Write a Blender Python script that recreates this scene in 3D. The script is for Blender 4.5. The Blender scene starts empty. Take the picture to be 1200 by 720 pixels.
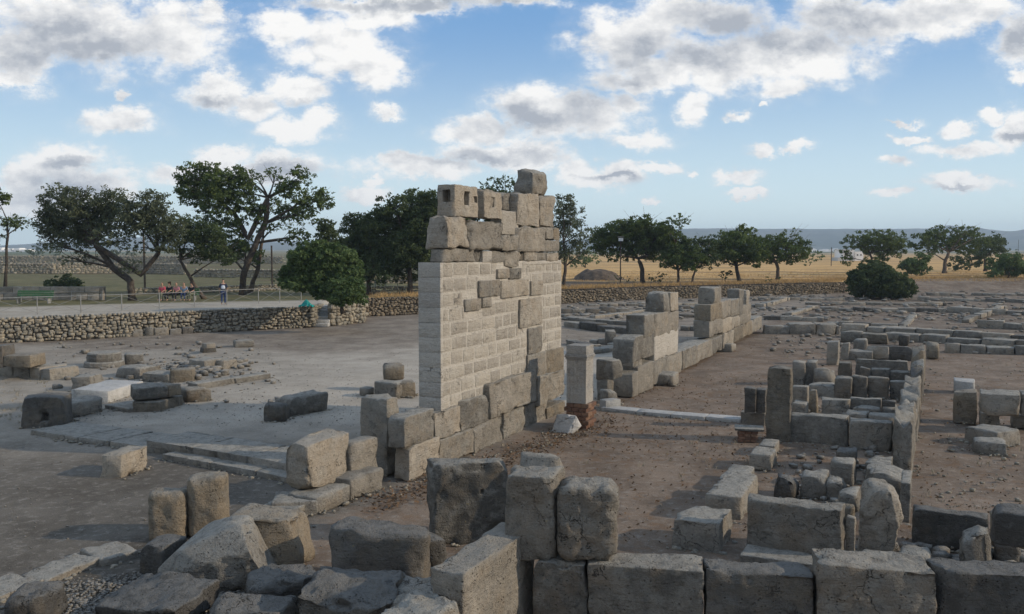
import bpy, math, random
import numpy as np
from mathutils import Vector, Matrix

# ------------------------------------------------------------------ camera, sky, sun
SC = bpy.context.scene
H = 5.2                      # the viewpoint is a raised walkway
F = 1050.0
PITCH = math.atan(68.0 / F)
cam_d = bpy.data.cameras.new("camera")
cam = bpy.data.objects.new("camera", cam_d)
SC.collection.objects.link(cam)
cam.location = (0, 0, H)
cam.rotation_euler = (math.pi / 2 - PITCH, 0, 0)
cam_d.sensor_width = 36.0
cam_d.lens = 36.0 * F / 1200.0
cam_d.clip_start = 0.1
cam_d.clip_end = 30000
SC.camera = cam
SC.view_settings.view_transform = 'Standard'
SC.view_settings.look = 'None'
SC.view_settings.gamma = 1.0
SC.view_settings.exposure = 0.0

SUN_AZ = math.radians(98)   # clockwise from the view direction (+Y)
SUN_EL = math.radians(23)
SKY_STRENGTH = 0.10
sun_d = bpy.data.lights.new("sun", 'SUN')
sun = bpy.data.objects.new("sun", sun_d)
SC.collection.objects.link(sun)
sdir = Vector((math.sin(SUN_AZ) * math.cos(SUN_EL), math.cos(SUN_AZ) * math.cos(SUN_EL), math.sin(SUN_EL)))
sun.rotation_euler = sdir.to_track_quat('Z', 'Y').to_euler()
sun_d.energy = 3.3
sun_d.angle = math.radians(0.6)
sun_d.color = (1.0, 0.84, 0.65)


def ray(px, py):
    dx = (px - 600.0) / F
    dy = (360.0 - py) / F
    c, s = math.cos(PITCH), math.sin(PITCH)
    return Vector((dx, c + dy * s, -s + dy * c))


def G(px, py, z=0.0):
    """where the sight line through a picture point meets the level z"""
    d = ray(px, py)
    t = (z - H) / d.z
    return Vector((d.x * t, d.y * t, z))


def proj(p):
    c, s = math.cos(PITCH), math.sin(PITCH)
    q = Vector(p) - Vector((0, 0, H))
    fw = q.y * c - q.z * s
    up = q.y * s + q.z * c
    return 600 + F * q.x / fw, 360 - F * up / fw


def ztop(x, y, py):
    """height at ground position x,y seen at picture row py"""
    d = ray(600, py)
    return H + d.z * (y / d.y)


# ---- node helpers
class NT:
    def __init__(s, tree):
        s.t = tree
        s.n = tree.nodes
        s.l = tree.links

    def put(s, sock, v):
        if v is None:
            return
        if isinstance(v, bpy.types.NodeSocket):
            s.l.new(v, sock)
        else:
            try:
                sock.default_value = v
            except Exception:
                sock.default_value = tuple(v) + (1.0,)

    def m(s, op, a, b=None, c=None, clamp=False):
        n = s.n.new('ShaderNodeMath')
        n.operation = op
        n.use_clamp = clamp
        for i, v in enumerate((a, b, c)):
            s.put(n.inputs[i], v)
        return n.outputs[0]

    def v(s, op, a, b=None, out=0):
        n = s.n.new('ShaderNodeVectorMath')
        n.operation = op
        s.put(n.inputs[0], a)
        if b is not None:
            if op == 'SCALE':
                s.put(n.inputs['Scale'], b)
            else:
                s.put(n.inputs[1], b)
        return n.outputs['Value'] if op in ('LENGTH', 'DOT_PRODUCT') else n.outputs[0]

    def noise(s, vec, scale, detail=4, rough=0.55, dist=0.0, col=False):
        n = s.n.new('ShaderNodeTexNoise')
        s.put(n.inputs['Vector'], vec)
        n.inputs['Scale'].default_value = scale
        n.inputs['Detail'].default_value = detail
        n.inputs['Roughness'].default_value = rough
        n.inputs['Distortion'].default_value = dist
        return n.outputs['Color' if col else 'Fac']

    def vor(s, vec, scale, feature='F1', out='Distance', rnd=1.0):
        n = s.n.new('ShaderNodeTexVoronoi')
        n.feature = feature
        s.put(n.inputs['Vector'], vec)
        n.inputs['Scale'].default_value = scale
        n.inputs['Randomness'].default_value = rnd
        return n.outputs[out]

    def step(s, x, lo, hi, smooth=True):
        n = s.n.new('ShaderNodeMapRange')
        n.interpolation_type = 'SMOOTHSTEP' if smooth else 'LINEAR'
        s.put(n.inputs['Value'], x)
        s.put(n.inputs['From Min'], lo)
        s.put(n.inputs['From Max'], hi)
        return n.outputs[0]

    def mix(s, f, a, b, mode='MIX'):
        n = s.n.new('ShaderNodeMix')
        n.data_type = 'RGBA'
        n.blend_type = mode
        s.put(n.inputs[0], f)
        for sock, v in ((n.inputs[6], a), (n.inputs[7], b)):
            if isinstance(v, bpy.types.NodeSocket):
                s.l.new(v, sock)
            else:
                sock.default_value = (v[0], v[1], v[2], 1.0)
        return n.outputs[2]

    def new(s, kind):
        return s.n.new(kind)


# ---- world: clear evening sky with the cumulus of the photograph placed by direction
def gno(px, py):
    d = ray(px, py)
    return d.x / d.y, d.z / d.y


CLOUDS = [
    (95, 30, 130, 62), (200, 38, 78, 58), (20, 60, 70, 45), (8, 88, 55, 14), (245, 12, 30, 26),
    (400, 50, 82, 42), (445, 78, 44, 34), (440, 20, 60, 22), (470, 3, 190, 16), (330, 30, 42, 26), (600, 4, 70, 12),
    (255, 108, 48, 26), (345, 102, 44, 24), (300, 122, 40, 22), (345, 150, 60, 24), (370, 140, 28, 20),
    (140, 142, 52, 20), (145, 112, 9, 8),
    (75, 190, 58, 30), (100, 216, 74, 24), (25, 208, 45, 24), (60, 240, 90, 22),
    (262, 182, 52, 18), (330, 200, 70, 22), (225, 205, 60, 16), (430, 228, 40, 12), (440, 212, 14, 6),
    (455, 129, 27, 14),
    (500, 196, 90, 20), (590, 180, 105, 24), (560, 155, 70, 22), (465, 190, 40, 14),
    (640, 128, 85, 38), (705, 135, 66, 32), (740, 118, 40, 20),
    (745, 50, 78, 60), (830, 72, 105, 48), (930, 62, 110, 52), (1000, 28, 120, 44), (820, 12, 110, 36), (925, 102, 40, 17),
    (1085, 22, 100, 36), (1150, 12, 62, 40), (750, 92, 90, 22), (1190, 45, 42, 46), (1192, 90, 22, 12),
    (700, 212, 58, 17), (678, 200, 28, 22), (720, 205, 34, 16), (775, 196, 34, 10), (812, 200, 10, 5),
    (745, 163, 54, 14), (810, 123, 24, 22), (862, 138, 20, 8), (895, 130, 7, 4),
    (858, 209, 34, 12), (875, 228, 28, 6), (892, 177, 18, 9), (931, 172, 24, 8), (760, 237, 16, 5),
    (1125, 215, 58, 11), (1110, 208, 36, 11), (1048, 186, 25, 9), (1125, 174, 56, 12), (1047, 229, 30, 7), (1165, 134, 20, 10),
    (1190, 148, 30, 26), (1068, 157, 28, 6), (1122, 148, 24, 12), (1055, 137, 26, 5), (935, 92, 10, 12),
]
GREYS = [
    (110, 58, 160, 42), (60, 30, 80, 30), (480, 4, 190, 12), (630, 142, 90, 26), (690, 110, 60, 24), (800, 62, 90, 34),
    (740, 78, 80, 26), (900, 25, 150, 34), (980, 50, 70, 20), (1185, 45, 40, 34), (560, 184, 120, 14), (90, 190, 50, 10), (70, 226, 90, 22),
    (300, 205, 120, 14), (300, 70, 10, 10), (1180, 155, 40, 8), (240, 118, 60, 10), (345, 118, 30, 8),
    (720, 210, 60, 5), (1130, 222, 50, 5), (1000, 20, 100, 24), (150, 90, 70, 10),
]
world = bpy.data.worlds.new("World")
SC.world = world
world.use_nodes = True
W = NT(world.node_tree)
for n in list(W.n):
    W.n.remove(n)
wout = W.new('ShaderNodeOutputWorld')
bg = W.new('ShaderNodeBackground')
bg.inputs['Strength'].default_value = SKY_STRENGTH
W.l.new(bg.outputs[0], wout.inputs[0])
sky = W.new('ShaderNodeTexSky')
sky.sky_type = 'NISHITA'
sky.sun_disc = False
sky.sun_elevation = SUN_EL
sky.sun_rotation = SUN_AZ
sky.altitude = 0
sky.air_density = 1.0
sky.dust_density = 0.6
sky.ozone_density = 1.6
tc = W.new('ShaderNodeTexCoord')
D = tc.outputs['Generated']
sep = W.new('ShaderNodeSeparateXYZ')
W.l.new(D, sep.inputs[0])
ysafe = W.m('MAXIMUM', sep.outputs[1], 0.12)
gx = W.m('DIVIDE', sep.outputs[0], ysafe)
gz = W.m('DIVIDE', sep.outputs[2], ysafe)
cmb = W.new('ShaderNodeCombineXYZ')
W.l.new(gx, cmb.inputs[0])
W.l.new(gz, cmb.inputs[1])
P2 = cmb.outputs[0]
# warp for ragged outlines
stretch = W.v('MULTIPLY', P2, (1.0, 1.5, 1.0))
wn = W.noise(stretch, 10.0, 9, 0.72, 0, True)
warp = W.v('SCALE', W.v('SUBTRACT', wn, (0.5, 0.5, 0.5)), 0.062)
PW = W.v('ADD', P2, warp)


def blobfield(lst, vec, grow=1.0):
    acc = None
    for (cx, cy, rx, ry) in lst:
        x, z = gno(cx, cy)
        d = W.v('MULTIPLY', W.v('SUBTRACT', vec, (x, z, 0)), (F / rx / grow, F / ry / grow, 0))
        ln = W.v('LENGTH', d)
        acc = ln if acc is None else W.m('MINIMUM', acc, ln)
    return W.m('SUBTRACT', 1.0, acc)




def puff(vec):
    q = W.v('ADD', vec, W.v('SCALE', W.v('SUBTRACT', W.noise(vec, 30.0, 4, 0.6, 0, True), (0.5, 0.5, 0.5)), 0.03))
    a_ = W.vor(q, 17.0)
    b_ = W.vor(q, 41.0)
    f_ = W.m('ADD', W.noise(vec, 26.0, 9, 0.66), W.m('MULTIPLY', W.m('SUBTRACT', W.noise(vec, 75.0, 5, 0.7), 0.5), 0.45))
    return W.m('ADD', W.m('MULTIPLY', f_, 0.62), W.m('ADD', W.m('MULTIPLY', W.m('SUBTRACT', 0.9, a_), 0.36), W.m('MULTIPLY', W.m('SUBTRACT', 0.9, b_), 0.17)))


n1 = puff(stretch)
n1b = puff(W.v('ADD', stretch, (0.006, 0.014, 0)))
big = W.noise(stretch, 11.0, 5, 0.55)
bigb = W.noise(W.v('ADD', stretch, (0.02, 0.035, 0)), 11.0, 5, 0.55)
field = blobfield(CLOUDS, PW, 1.12)
# unseen sky outside the view: extra cumulus cover added to neutralise blue fill
flat = W.v('DIVIDE', D, W.m('ADD', sep.outputs[2], 0.22))
far = W.noise(flat, 1.7, 6, 0.55)
outx = W.step(W.m('ABSOLUTE', gx), 0.60, 0.72)
outz = W.step(gz, 0.30, 0.36)
outy = W.step(sep.outputs[1], 0.3, 0.15)
outside = W.m('MAXIMUM', W.m('MAXIMUM', outx, outz), outy)
farfield = W.m('MULTIPLY', W.m('SUBTRACT', far, 0.43), 4.0)
fmix = W.new('ShaderNodeMix')
fmix.data_type = 'FLOAT'
W.put(fmix.inputs[0], outside)
W.put(fmix.inputs[2], field)
W.put(fmix.inputs[3], farfield)
dens = W.m('ADD', W.m('MULTIPLY', fmix.outputs[0], 1.45), W.m('MULTIPLY', W.m('SUBTRACT', n1, 0.57), 2.0))
alpha = W.step(dens, -0.12, 0.72)
alpha = W.m('MULTIPLY', alpha, W.step(sep.outputs[2], 0.0, 0.03))
thin = W.m('MULTIPLY', W.step(dens, -0.45, 0.35), 0.16)
alpha = W.m('MAXIMUM', alpha, thin)
grey = blobfield(GREYS, PW, 1.15)
greyn = W.m('ADD', grey, W.m('MULTIPLY', W.m('SUBTRACT', big, 0.5), 0.6))
g1 = W.m('MULTIPLY', W.step(greyn, -0.25, 0.95), W.m('SUBTRACT', 1.0, outside))
g1 = W.m('MULTIPLY', g1, W.step(dens, 0.05, 1.0))
g2 = W.m('MULTIPLY', outside, W.step(dens, 0.5, 1.3))
relief = W.m('ADD', W.m('MULTIPLY', W.m('SUBTRACT', n1b, n1), 1.9), W.m('MULTIPLY', W.m('SUBTRACT', bigb, big), 2.6))
gtot = W.m('ADD', W.m('MULTIPLY', W.m('MAXIMUM', g1, g2), 1.0), W.m('ADD', W.m('MULTIPLY', relief, 0.75), 0.03), clamp=True)
ccol = W.mix(gtot, (10.3, 10.2, 10.0), (4.4, 4.75, 5.35))
edge = W.step(dens, 0.02, 0.5)
ccol = W.mix(edge, W.mix(0.5, ccol, (7.4, 7.9, 8.6)), ccol)
# the clear sky: Nishita, milky near the horizon
milk = W.step(sep.outputs[2], 0.27, -0.03)
clear = W.mix(milk, (1.9, 4.1, 7.6), (9.3, 11.3, 11.5))
skyc = W.mix(0.82, sky.outputs[0], clear)
W.l.new(W.mix(alpha, skyc, ccol), bg.inputs['Color'])
world.cycles.sampling_method = 'MANUAL'
world.cycles.sample_map_resolution = 256

# ------------------------------------------------------------------ objects: helpers
COL = SC.collection


def tag(o, label=None, cat=None, group=None, kind=None):
    if label: o['label'] = label
    if cat: o['category'] = cat
    if group: o['group'] = group
    if kind: o['kind'] = kind
    return o


def empty(name, loc, label=None, cat=None, group=None, rz=0.0):
    o = bpy.data.objects.new(name, None)
    o.empty_display_size = 0.2
    o.location = loc
    o.rotation_euler = (0, 0, rz)
    COL.objects.link(o)
    return tag(o, label, cat, group)


def mesh_obj(name, verts, faces, mat, parent=None, loc=(0, 0, 0), rot=(0, 0, 0), smooth=False):
    me = bpy.data.meshes.new(name)
    me.from_pydata([tuple(v) for v in verts], [], faces)
    if smooth:
        me.polygons.foreach_set('use_smooth', [True] * len(me.polygons))
    if mat is not None:
        me.materials.append(mat)
    me.update()
    return link(name, me, parent, loc, rot)


def link(name, me, parent=None, loc=(0, 0, 0), rot=(0, 0, 0)):
    o = bpy.data.objects.new(name, me)
    o.location = loc
    o.rotation_euler = rot
    COL.objects.link(o)
    if parent is not None:
        o.parent = parent
    return o


def np_mesh(name, V, Fq, mat, parent=None, smooth=False, loc=(0, 0, 0)):
    """V (n,3), Fq (m,k) faces all with k corners"""
    me = bpy.data.meshes.new(name)
    V = np.asarray(V, np.float32)
    Fq = np.asarray(Fq, np.int32)
    k = Fq.shape[1]
    me.vertices.add(len(V))
    me.vertices.foreach_set('co', V.ravel())
    me.loops.add(Fq.size)
    me.loops.foreach_set('vertex_index', Fq.ravel())
    me.polygons.add(len(Fq))
    me.polygons.foreach_set('loop_start', np.arange(0, Fq.size, k, dtype=np.int32))
    me.polygons.foreach_set('loop_total', np.full(len(Fq), k, np.int32))
    if smooth:
        me.polygons.foreach_set('use_smooth', np.ones(len(Fq), bool))
    me.update(calc_edges=True)
    me.materials.append(mat)
    return link(name, me, parent, loc)


# value noise in numpy
def _h(ix, iy, iz, s):
    n = (ix * 374761393 + iy * 668265263 + iz * 2147483647 + s * 1274126177) & 0xffffffff
    n = ((n ^ (n >> 13)) * 1274126177) & 0xffffffff
    n = ((n ^ (n >> 16)) * 2246822519) & 0xffffffff
    return ((n ^ (n >> 15)) & 0xffff) / 65535.0


def vnoise(p, s=0):
    p = np.asarray(p, float)
    i = np.floor(p).astype(np.int64)
    f = p - i
    f = f * f * (3 - 2 * f)
    r = 0
    for a in (0, 1):
        for b in (0, 1):
            for c in (0, 1):
                w = (f[:, 0] if a else 1 - f[:, 0]) * (f[:, 1] if b else 1 - f[:, 1]) * (f[:, 2] if c else 1 - f[:, 2])
                r = r + w * _h(i[:, 0] + a, i[:, 1] + b, i[:, 2] + c, s)
    return r * 2 - 1


_topo = {}


def box_topo(nx, ny, nz):
    key = (nx, ny, nz)
    if key in _topo:
        return _topo[key]
    idx = {}
    pts = []
    faces = []

    def vi(i, j, k):
        q = (i, j, k)
        if q not in idx:
            idx[q] = len(pts)
            pts.append(q)
        return idx[q]
    for i in range(nx):
        for j in range(ny):
            faces.append((vi(i, j, 0), vi(i, j + 1, 0), vi(i + 1, j + 1, 0), vi(i + 1, j, 0)))
            faces.append((vi(i, j, nz), vi(i + 1, j, nz), vi(i + 1, j + 1, nz), vi(i, j + 1, nz)))
    for i in range(nx):
        for k in range(nz):
            faces.append((vi(i, 0, k), vi(i + 1, 0, k), vi(i + 1, 0, k + 1), vi(i, 0, k + 1)))
            faces.append((vi(i, ny, k), vi(i, ny, k + 1), vi(i + 1, ny, k + 1), vi(i + 1, ny, k)))
    for j in range(ny):
        for k in range(nz):
            faces.append((vi(0, j, k), vi(0, j, k + 1), vi(0, j + 1, k + 1), vi(0, j + 1, k)))
            faces.append((vi(nx, j, k), vi(nx, j + 1, k), vi(nx, j + 1, k + 1), vi(nx, j, k + 1)))
    P = np.array(pts, float) / np.array([nx, ny, nz], float)
    _topo[key] = (P, faces)
    return _topo[key]


def stone_verts(L, Wd, Ht, seed, cell, rough=1.0, rnd=0.04, chips=2, taper=0.0, wob=0.0, topmax=26):
    """a weathered squared stone: x 0..L, y 0..Wd, z 0..Ht"""
    n = [max(3, min(topmax, int(round(d / cell)) + 1)) for d in (L, Wd, Ht)]
    P, faces = box_topo(*n)
    rnd = rnd * 0.42
    R = np.random.RandomState(seed & 0x7fffffff)
    dims = np.array([L, Wd, Ht])
    # pull the first inner grid lines toward the edges so arrises stay crisp
    Q = P.copy()
    for a in range(3):
        if n[a] >= 3:
            # first and last grid line sit at the bevel, the rest are spread evenly
            f_ = min(rnd, 0.3 * dims.min()) / dims[a]
            i_ = np.rint(P[:, a] * n[a])
            Q[:, a] = np.where(i_ == 0, 0, np.where(i_ == n[a], 1, f_ + (i_ - 1) / max(1, n[a] - 2) * (1 - 2 * f_)))
    p = (Q - 0.5) * dims
    r = min(rnd, 0.33 * dims.min())
    core = np.clip(p, -(dims / 2 - r), dims / 2 - r)
    q = p - core
    ln = np.linalg.norm(q, axis=1)
    # radial normal at corners, keeping flat faces flat
    nrm = np.where(ln[:, None] > 1e-9, q / np.maximum(ln, 1e-9)[:, None], 0)
    mx = np.abs(q).max(axis=1)
    scale = np.where(ln > 1e-9, mx / np.maximum(ln, 1e-9), 1)
    p = core + q * scale[:, None]
    off = R.rand(3) * 40
    size = dims.min()
    # uneven plan and skewed faces
    for a in range(3):
        b = (a + 1) % 3
        c = (a + 2) % 3
        k1, k2 = R.uniform(-1, 1, 2) * 0.035 * rough
        p[:, a] *= 1 + k1 * p[:, b] / dims[b] * 2 + k2 * p[:, c] / dims[c] * 2
    if wob:
        p[:, 2] += np.where(P[:, 2] > 0.5, 1, 0) * wob * vnoise(np.c_[p[:, :2] * 1.6 / max(L, .3), 0 * p[:, 0]] + off, 3) * Ht
    A = 0.055 * min(size, 0.8) * rough
    d1 = vnoise(p * (1.6 / max(size, .25)) + off, 1) * A
    d2 = vnoise(p * (5.0 / max(size, .35)) + off, 2) * A * 0.5
    d3 = vnoise(p * 14 + off, 5) * 0.015 * rough if cell < 0.12 else 0
    d4 = -np.abs(vnoise(p * (8.0 / max(size, .5)) + off, 7)) * 0.020 * rough * min(1, size / .5) if cell < 0.16 else 0
    p += nrm * (d1 + d2 + d3 + d4)[:, None]
    # arrises broken away here and there
    t = np.sort(np.abs(p) / (dims / 2), axis=1)
    ef = np.clip((t[:, 1] - 0.72) / 0.28, 0, 1)
    br = np.maximum(0, vnoise(p * (2.6 / max(size, .3)) + off + 9, 4) - 0.12) * ef * 0.30 * min(size, .7) * rough
    w_ = p / np.linalg.norm(p, axis=1).clip(.01)[:, None]
    p -= w_ * br[:, None]
    for _ in range(chips):
        s = R.choice([-1, 1], 3).astype(float)
        if R.rand() < 0.7:
            s[2] = 1
        w = s * R.uniform(0.25, 1.0, 3)
        if R.rand() < .6:
            w[R.randint(3)] *= 0.15
        w /= np.linalg.norm(w)
        corner = (np.sign(w) * dims / 2) @ w
        cut = corner - R.uniform(0.05, 0.24) * size * rough
        over = p @ w - cut
        m = over > 0
        p[m] -= w * over[m][:, None] * 0.94
    if taper:
        t = (p[:, 2] / Ht + 0.5)
        p[:, 0] *= 1 - taper * t
        p[:, 1] *= 1 - taper * t
    p += np.array([L / 2, Wd / 2, Ht / 2])
    return p, faces


_seed = [11]


def nseed():
    _seed[0] += 7
    return _seed[0]


def stone(name, A, e1, L, Wd, Ht, mat, parent=None, base=None, **kw):
    """stone with its near bottom edge starting at A along e1, body extending to the left of e1"""
    dist = max(6.0, A.y)
    cell = kw.pop('cell', max(0.055, dist / F * 7.0))
    sink = kw.pop('sink', 0.0)
    seed = kw.pop('seed', None) or nseed()
    tilt = kw.pop('tilt', (0, 0))
    p, f = stone_verts(L, Wd, Ht + sink, seed, cell, **kw)
    ang = math.atan2(e1.y, e1.x)
    org = Vector((A.x, A.y, A.z - sink))
    loc = org if parent is None else org - parent.location
    return mesh_obj(name, p, f, mat, parent, loc, (tilt[0], tilt[1], ang), smooth=True)


FOOT = []


def B(xa, ya, xb, yb, yt, dep, mat, z0=0.0, name='stone_block', parent=None, label=None, cat='stone block', group=None, **kw):
    """squared stone from its near bottom edge (two picture points on level z0), the row of its top and its depth"""
    if xa > 780 and abs(yb - ya) < 8:      # the rooms all follow the same grid
        yb = ya + (xb - xa) * (ya - 292.0) / (xa + 1627.0)
    A = G(xa, ya, z0)
    Bp = G(xb, yb, z0)
    e = Bp - A
    L = max(0.05, e.length)
    e.normalize()
    Ht = max(0.05, ztop(A.x, A.y, yt) - z0)
    kw.setdefault('sink', 0.06 if z0 < 0.01 else 0.0)
    o = stone(name, A, e, L, dep, Ht, mat, parent, **kw)
    if z0 < 0.1 and A.y < 36:
        FOOT.append((A, Bp, dep))
    if parent is None:
        tag(o, label, cat, group)
    return o


# ---- rock batches (many small stones in one mesh)
_P26, _F26 = box_topo(2, 2, 2)


def rocks(name, items, mat, seed=1, parent=None, boxy=0.5, kind='stuff', label=None, cat=None, res=2):
    """items: (x, y, z, sx, sy, sz, rotz)"""
    P0, F0 = box_topo(res, res, res)
    it = np.array(items, float)
    n = len(it)
    R = np.random.RandomState(seed)
    t = (P0 - 0.5) * 2
    sph = t / np.linalg.norm(t, axis=1).clip(.01)[:, None]
    nv = len(t)
    b = np.clip(boxy + R.uniform(-.2, .2, (n, 1, 1)), 0, 1)
    V = t[None] * b * 0.86 + sph[None] * (1 - b)
    V = V * (1 + R.uniform(-0.16, 0.16, (n, nv, 1)))
    V *= it[:, None, 3:6] * 0.5
    c, s = np.cos(it[:, 6])[:, None], np.sin(it[:, 6])[:, None]
    tx = R.uniform(-.12, .12, (n, 1))
    x = V[:, :, 0] * c - V[:, :, 1] * s
    y = V[:, :, 0] * s + V[:, :, 1] * c
    z = V[:, :, 2] + tx * V[:, :, 0]
    out = np.stack([x + it[:, 0:1], y + it[:, 1:2], z + it[:, 2:3]], -1).reshape(-1, 3)
    FF = (np.array(F0)[None] + (np.arange(n) * nv)[:, None, None]).reshape(-1, 4)
    ploc = parent.location if parent is not None else Vector((0, 0, 0))
    out = out - np.array(ploc)[None]
    o = np_mesh(name, out, FF, mat, parent, smooth=False)
    if kind: o['kind'] = kind
    if parent is None:
        tag(o, label, cat)
    return o


# ------------------------------------------------------------------ materials
def base_mat(name, rough=0.95):
    m = bpy.data.materials.new(name)
    m.use_nodes = True
    t = NT(m.node_tree)
    b = m.node_tree.nodes['Principled BSDF']
    b.inputs['Roughness'].default_value = rough
    b.inputs['Specular IOR Level'].default_value = 0.15
    return m, t, b


def bump(t, b, h, strength, dist):
    n = t.new('ShaderNodeBump')
    n.inputs['Strength'].default_value = strength
    n.inputs['Distance'].default_value = dist
    t.put(n.inputs['Height'], h)
    t.l.new(n.outputs[0], b.inputs['Normal'])


def stone_mat(name, light, dark, lichen=(0.262, 0.252, 0.222), lich=0.6, pits=1.0, world=False, warm=(0.33, 0.25, 0.16), warmth=0.35, fine=1.0, stain=0.7, rvar=0.40):
    m, t, b = base_mat(name)
    tcn = t.new('ShaderNodeTexCoord')
    oi = t.new('ShaderNodeObjectInfo')
    geo = t.new('ShaderNodeNewGeometry')
    if world:
        vec = geo.outputs['Position']
        rnd = t.vor(vec, 2.2, out='Color')
        s3 = t.new('ShaderNodeSeparateXYZ')
        t.l.new(rnd, s3.inputs[0])
        rnd = s3.outputs[0]
    else:
        rnd = oi.outputs['Random']
        vec = t.v('ADD', tcn.outputs['Object'], t.v('SCALE', (13.1, 7.7, 5.3), t.m('MULTIPLY', rnd, 9.0)))
    n_big = t.noise(vec, 1.3, 3, 0.6)
    n_mid = t.noise(vec, 6.0, 6, 0.65)
    n_fin = t.noise(vec, 34.0 * fine, 4, 0.7)
    tone = t.m('ADD', t.m('MULTIPLY', n_big, 0.75), t.m('ADD', t.m('MULTIPLY', n_mid, 0.65), t.m('MULTIPLY', t.m('SUBTRACT', rnd, 0.5), rvar)))
    c = t.mix(t.step(tone, 0.50, 0.92, False), dark, light)
    wn_ = t.noise(vec, 2.3, 3, 0.55)
    c = t.mix(t.m('MULTIPLY', t.step(t.m('ADD', wn_, t.m('MULTIPLY', rnd, 0.22)), 0.56, 0.78), warmth), c, warm)
    # lichen and grey weather crust, thicker on the tops
    sx = t.new('ShaderNodeSeparateXYZ')
    t.l.new(geo.outputs['Normal'], sx.inputs[0])
    up = t.step(sx.outputs[2], 0.25, 0.95)
    ln = t.noise(vec, 3.6, 7, 0.7)
    lf = t.m('MULTIPLY', t.step(t.m('ADD', ln, t.m('MULTIPLY', up, 0.20)), 0.50, 0.62), lich)
    c = t.mix(lf, c, lichen)
    tl = t.m('MULTIPLY', t.m('MULTIPLY', up, t.step(t.noise(vec, 5.5, 5, 0.7), 0.36, 0.56)), min(1.0, lich * 1.2))
    c = t.mix(tl, c, tuple(min(.5, x * 1.35) for x in lichen))
    dk = t.step(t.noise(vec, 4.3, 8, 0.75, 0.6), 0.52, 0.68)
    c = t.mix(t.m('MULTIPLY', dk, stain * 0.85), c, (0.055, 0.055, 0.052))
    # speckle and pits
    pit = t.step(t.vor(vec, 19.0 * fine), 0.30, 0.10)
    pitmask = t.step(t.noise(vec, 7.0, 3, 0.6), 0.45, 0.62)
    pf = t.m('MULTIPLY', pit, pitmask)
    c = t.mix(t.m('MULTIPLY', pf, 0.6 * pits), c, (0.05, 0.046, 0.04))
    c = t.mix(t.m('MULTIPLY', t.step(n_fin, 0.35, 0.7), 0.34), c, t.mix(0.5, c, (0.02, 0.02, 0.02)))
    t.l.new(c, b.inputs['Base Color'])
    pit2 = t.m('MULTIPLY', t.step(t.vor(vec, 48.0 * fine), 0.34, 0.12), t.step(t.noise(vec, 3.0, 3, 0.6), 0.40, 0.60))
    c = t.mix(t.m('MULTIPLY', pit2, 0.55 * pits), c, (0.04, 0.038, 0.034))
    t.l.new(c, b.inputs['Base Color'])
    pf = t.m('ADD', pf, t.m('MULTIPLY', pit2, 0.4))
    hgt = t.m('SUBTRACT', t.m('ADD', t.m('MULTIPLY', n_mid, 0.9), t.m('MULTIPLY', n_fin, 0.36)), t.m('MULTIPLY', pf, 0.45 * pits))
    cv = t.v('ADD', vec, t.v('SCALE', t.noise(vec, 3.5, 4, 0.6, 0, True), 0.45))
    cr = t.vor(cv, 1.7, feature='DISTANCE_TO_EDGE')
    crm = t.m('MULTIPLY', t.step(cr, 0.012, 0.002), t.step(t.noise(vec, 1.1, 2, 0.5), 0.54, 0.64))
    c = t.mix(t.m('MULTIPLY', crm, 0.75 * min(1.0, pits)), c, (0.03, 0.028, 0.025))
    och = t.m('MULTIPLY', t.step(t.noise(vec, 8.5, 4, 0.6), 0.66, 0.72), t.step(t.noise(vec, 1.7, 2, 0.5), 0.5, 0.62))
    c = t.mix(t.m('MULTIPLY', och, 0.55 * min(1.0, lich * 1.6)), c, (0.33, 0.25, 0.10))
    t.l.new(c, b.inputs['Base Color'])
    bed = t.noise(t.v('MULTIPLY', vec, (1.6, 1.6, 11.0)), 1.0, 5, 0.65)
    hgt = t.m('ADD', hgt, t.m('SUBTRACT', t.m('MULTIPLY', bed, 0.5), t.m('MULTIPLY', crm, 0.8)))
    bump(t, b, hgt, 1.0, 0.085)
    return m


M = {}
M['grey'] = stone_mat('grey_weathered_limestone', (0.32, 0.298, 0.255), (0.16, 0.15, 0.13), warmth=0.25, lich=0.7)
M['beige'] = stone_mat('beige_tuff', (0.42, 0.38, 0.315), (0.24, 0.22, 0.185), warmth=0.3, lich=0.28, stain=0.45)
M['dark'] = stone_mat('dark_lichened_stone', (0.175, 0.163, 0.142), (0.078, 0.074, 0.067), warmth=0.3, lich=0.55, lichen=(0.150, 0.148, 0.138), warm=(0.20, 0.155, 0.10))
M['mid'] = stone_mat('grey_brown_stone', (0.235, 0.215, 0.18), (0.105, 0.10, 0.088), warmth=0.4, lich=0.45, lichen=(0.27, 0.258, 0.225), warm=(0.24, 0.18, 0.12))
M['warm'] = stone_mat('warm_brown_stone', (0.28, 0.24, 0.18), (0.14, 0.125, 0.10), warmth=0.4, warm=(0.28, 0.215, 0.14), lich=0.3)
M['pale'] = stone_mat('pale_marble', (0.58, 0.57, 0.54), (0.38, 0.38, 0.36), warmth=0.08, lich=0.2, pits=0.3, lichen=(0.4, 0.41, 0.40), stain=0.25)
M['brick_new'] = stone_mat('new_tuff_brick', (0.475, 0.44, 0.375), (0.36, 0.33, 0.28), rvar=0.55, warmth=0.12, lich=0.22, pits=0.5, lichen=(0.37, 0.36, 0.33), stain=0.14)
M['mortar'] = stone_mat('pale_lime_mortar', (0.53, 0.495, 0.43), (0.43, 0.40, 0.35), warmth=0.05, lich=0.15, pits=0.3, lichen=(0.5, 0.5, 0.46), stain=0.08)
M['shaft'] = stone_mat('weathered_shaft_marble', (0.44, 0.42, 0.38), (0.30, 0.29, 0.265), warmth=0.15, lich=0.45, pits=0.5, lichen=(0.26, 0.265, 0.26), stain=0.45)
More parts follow.
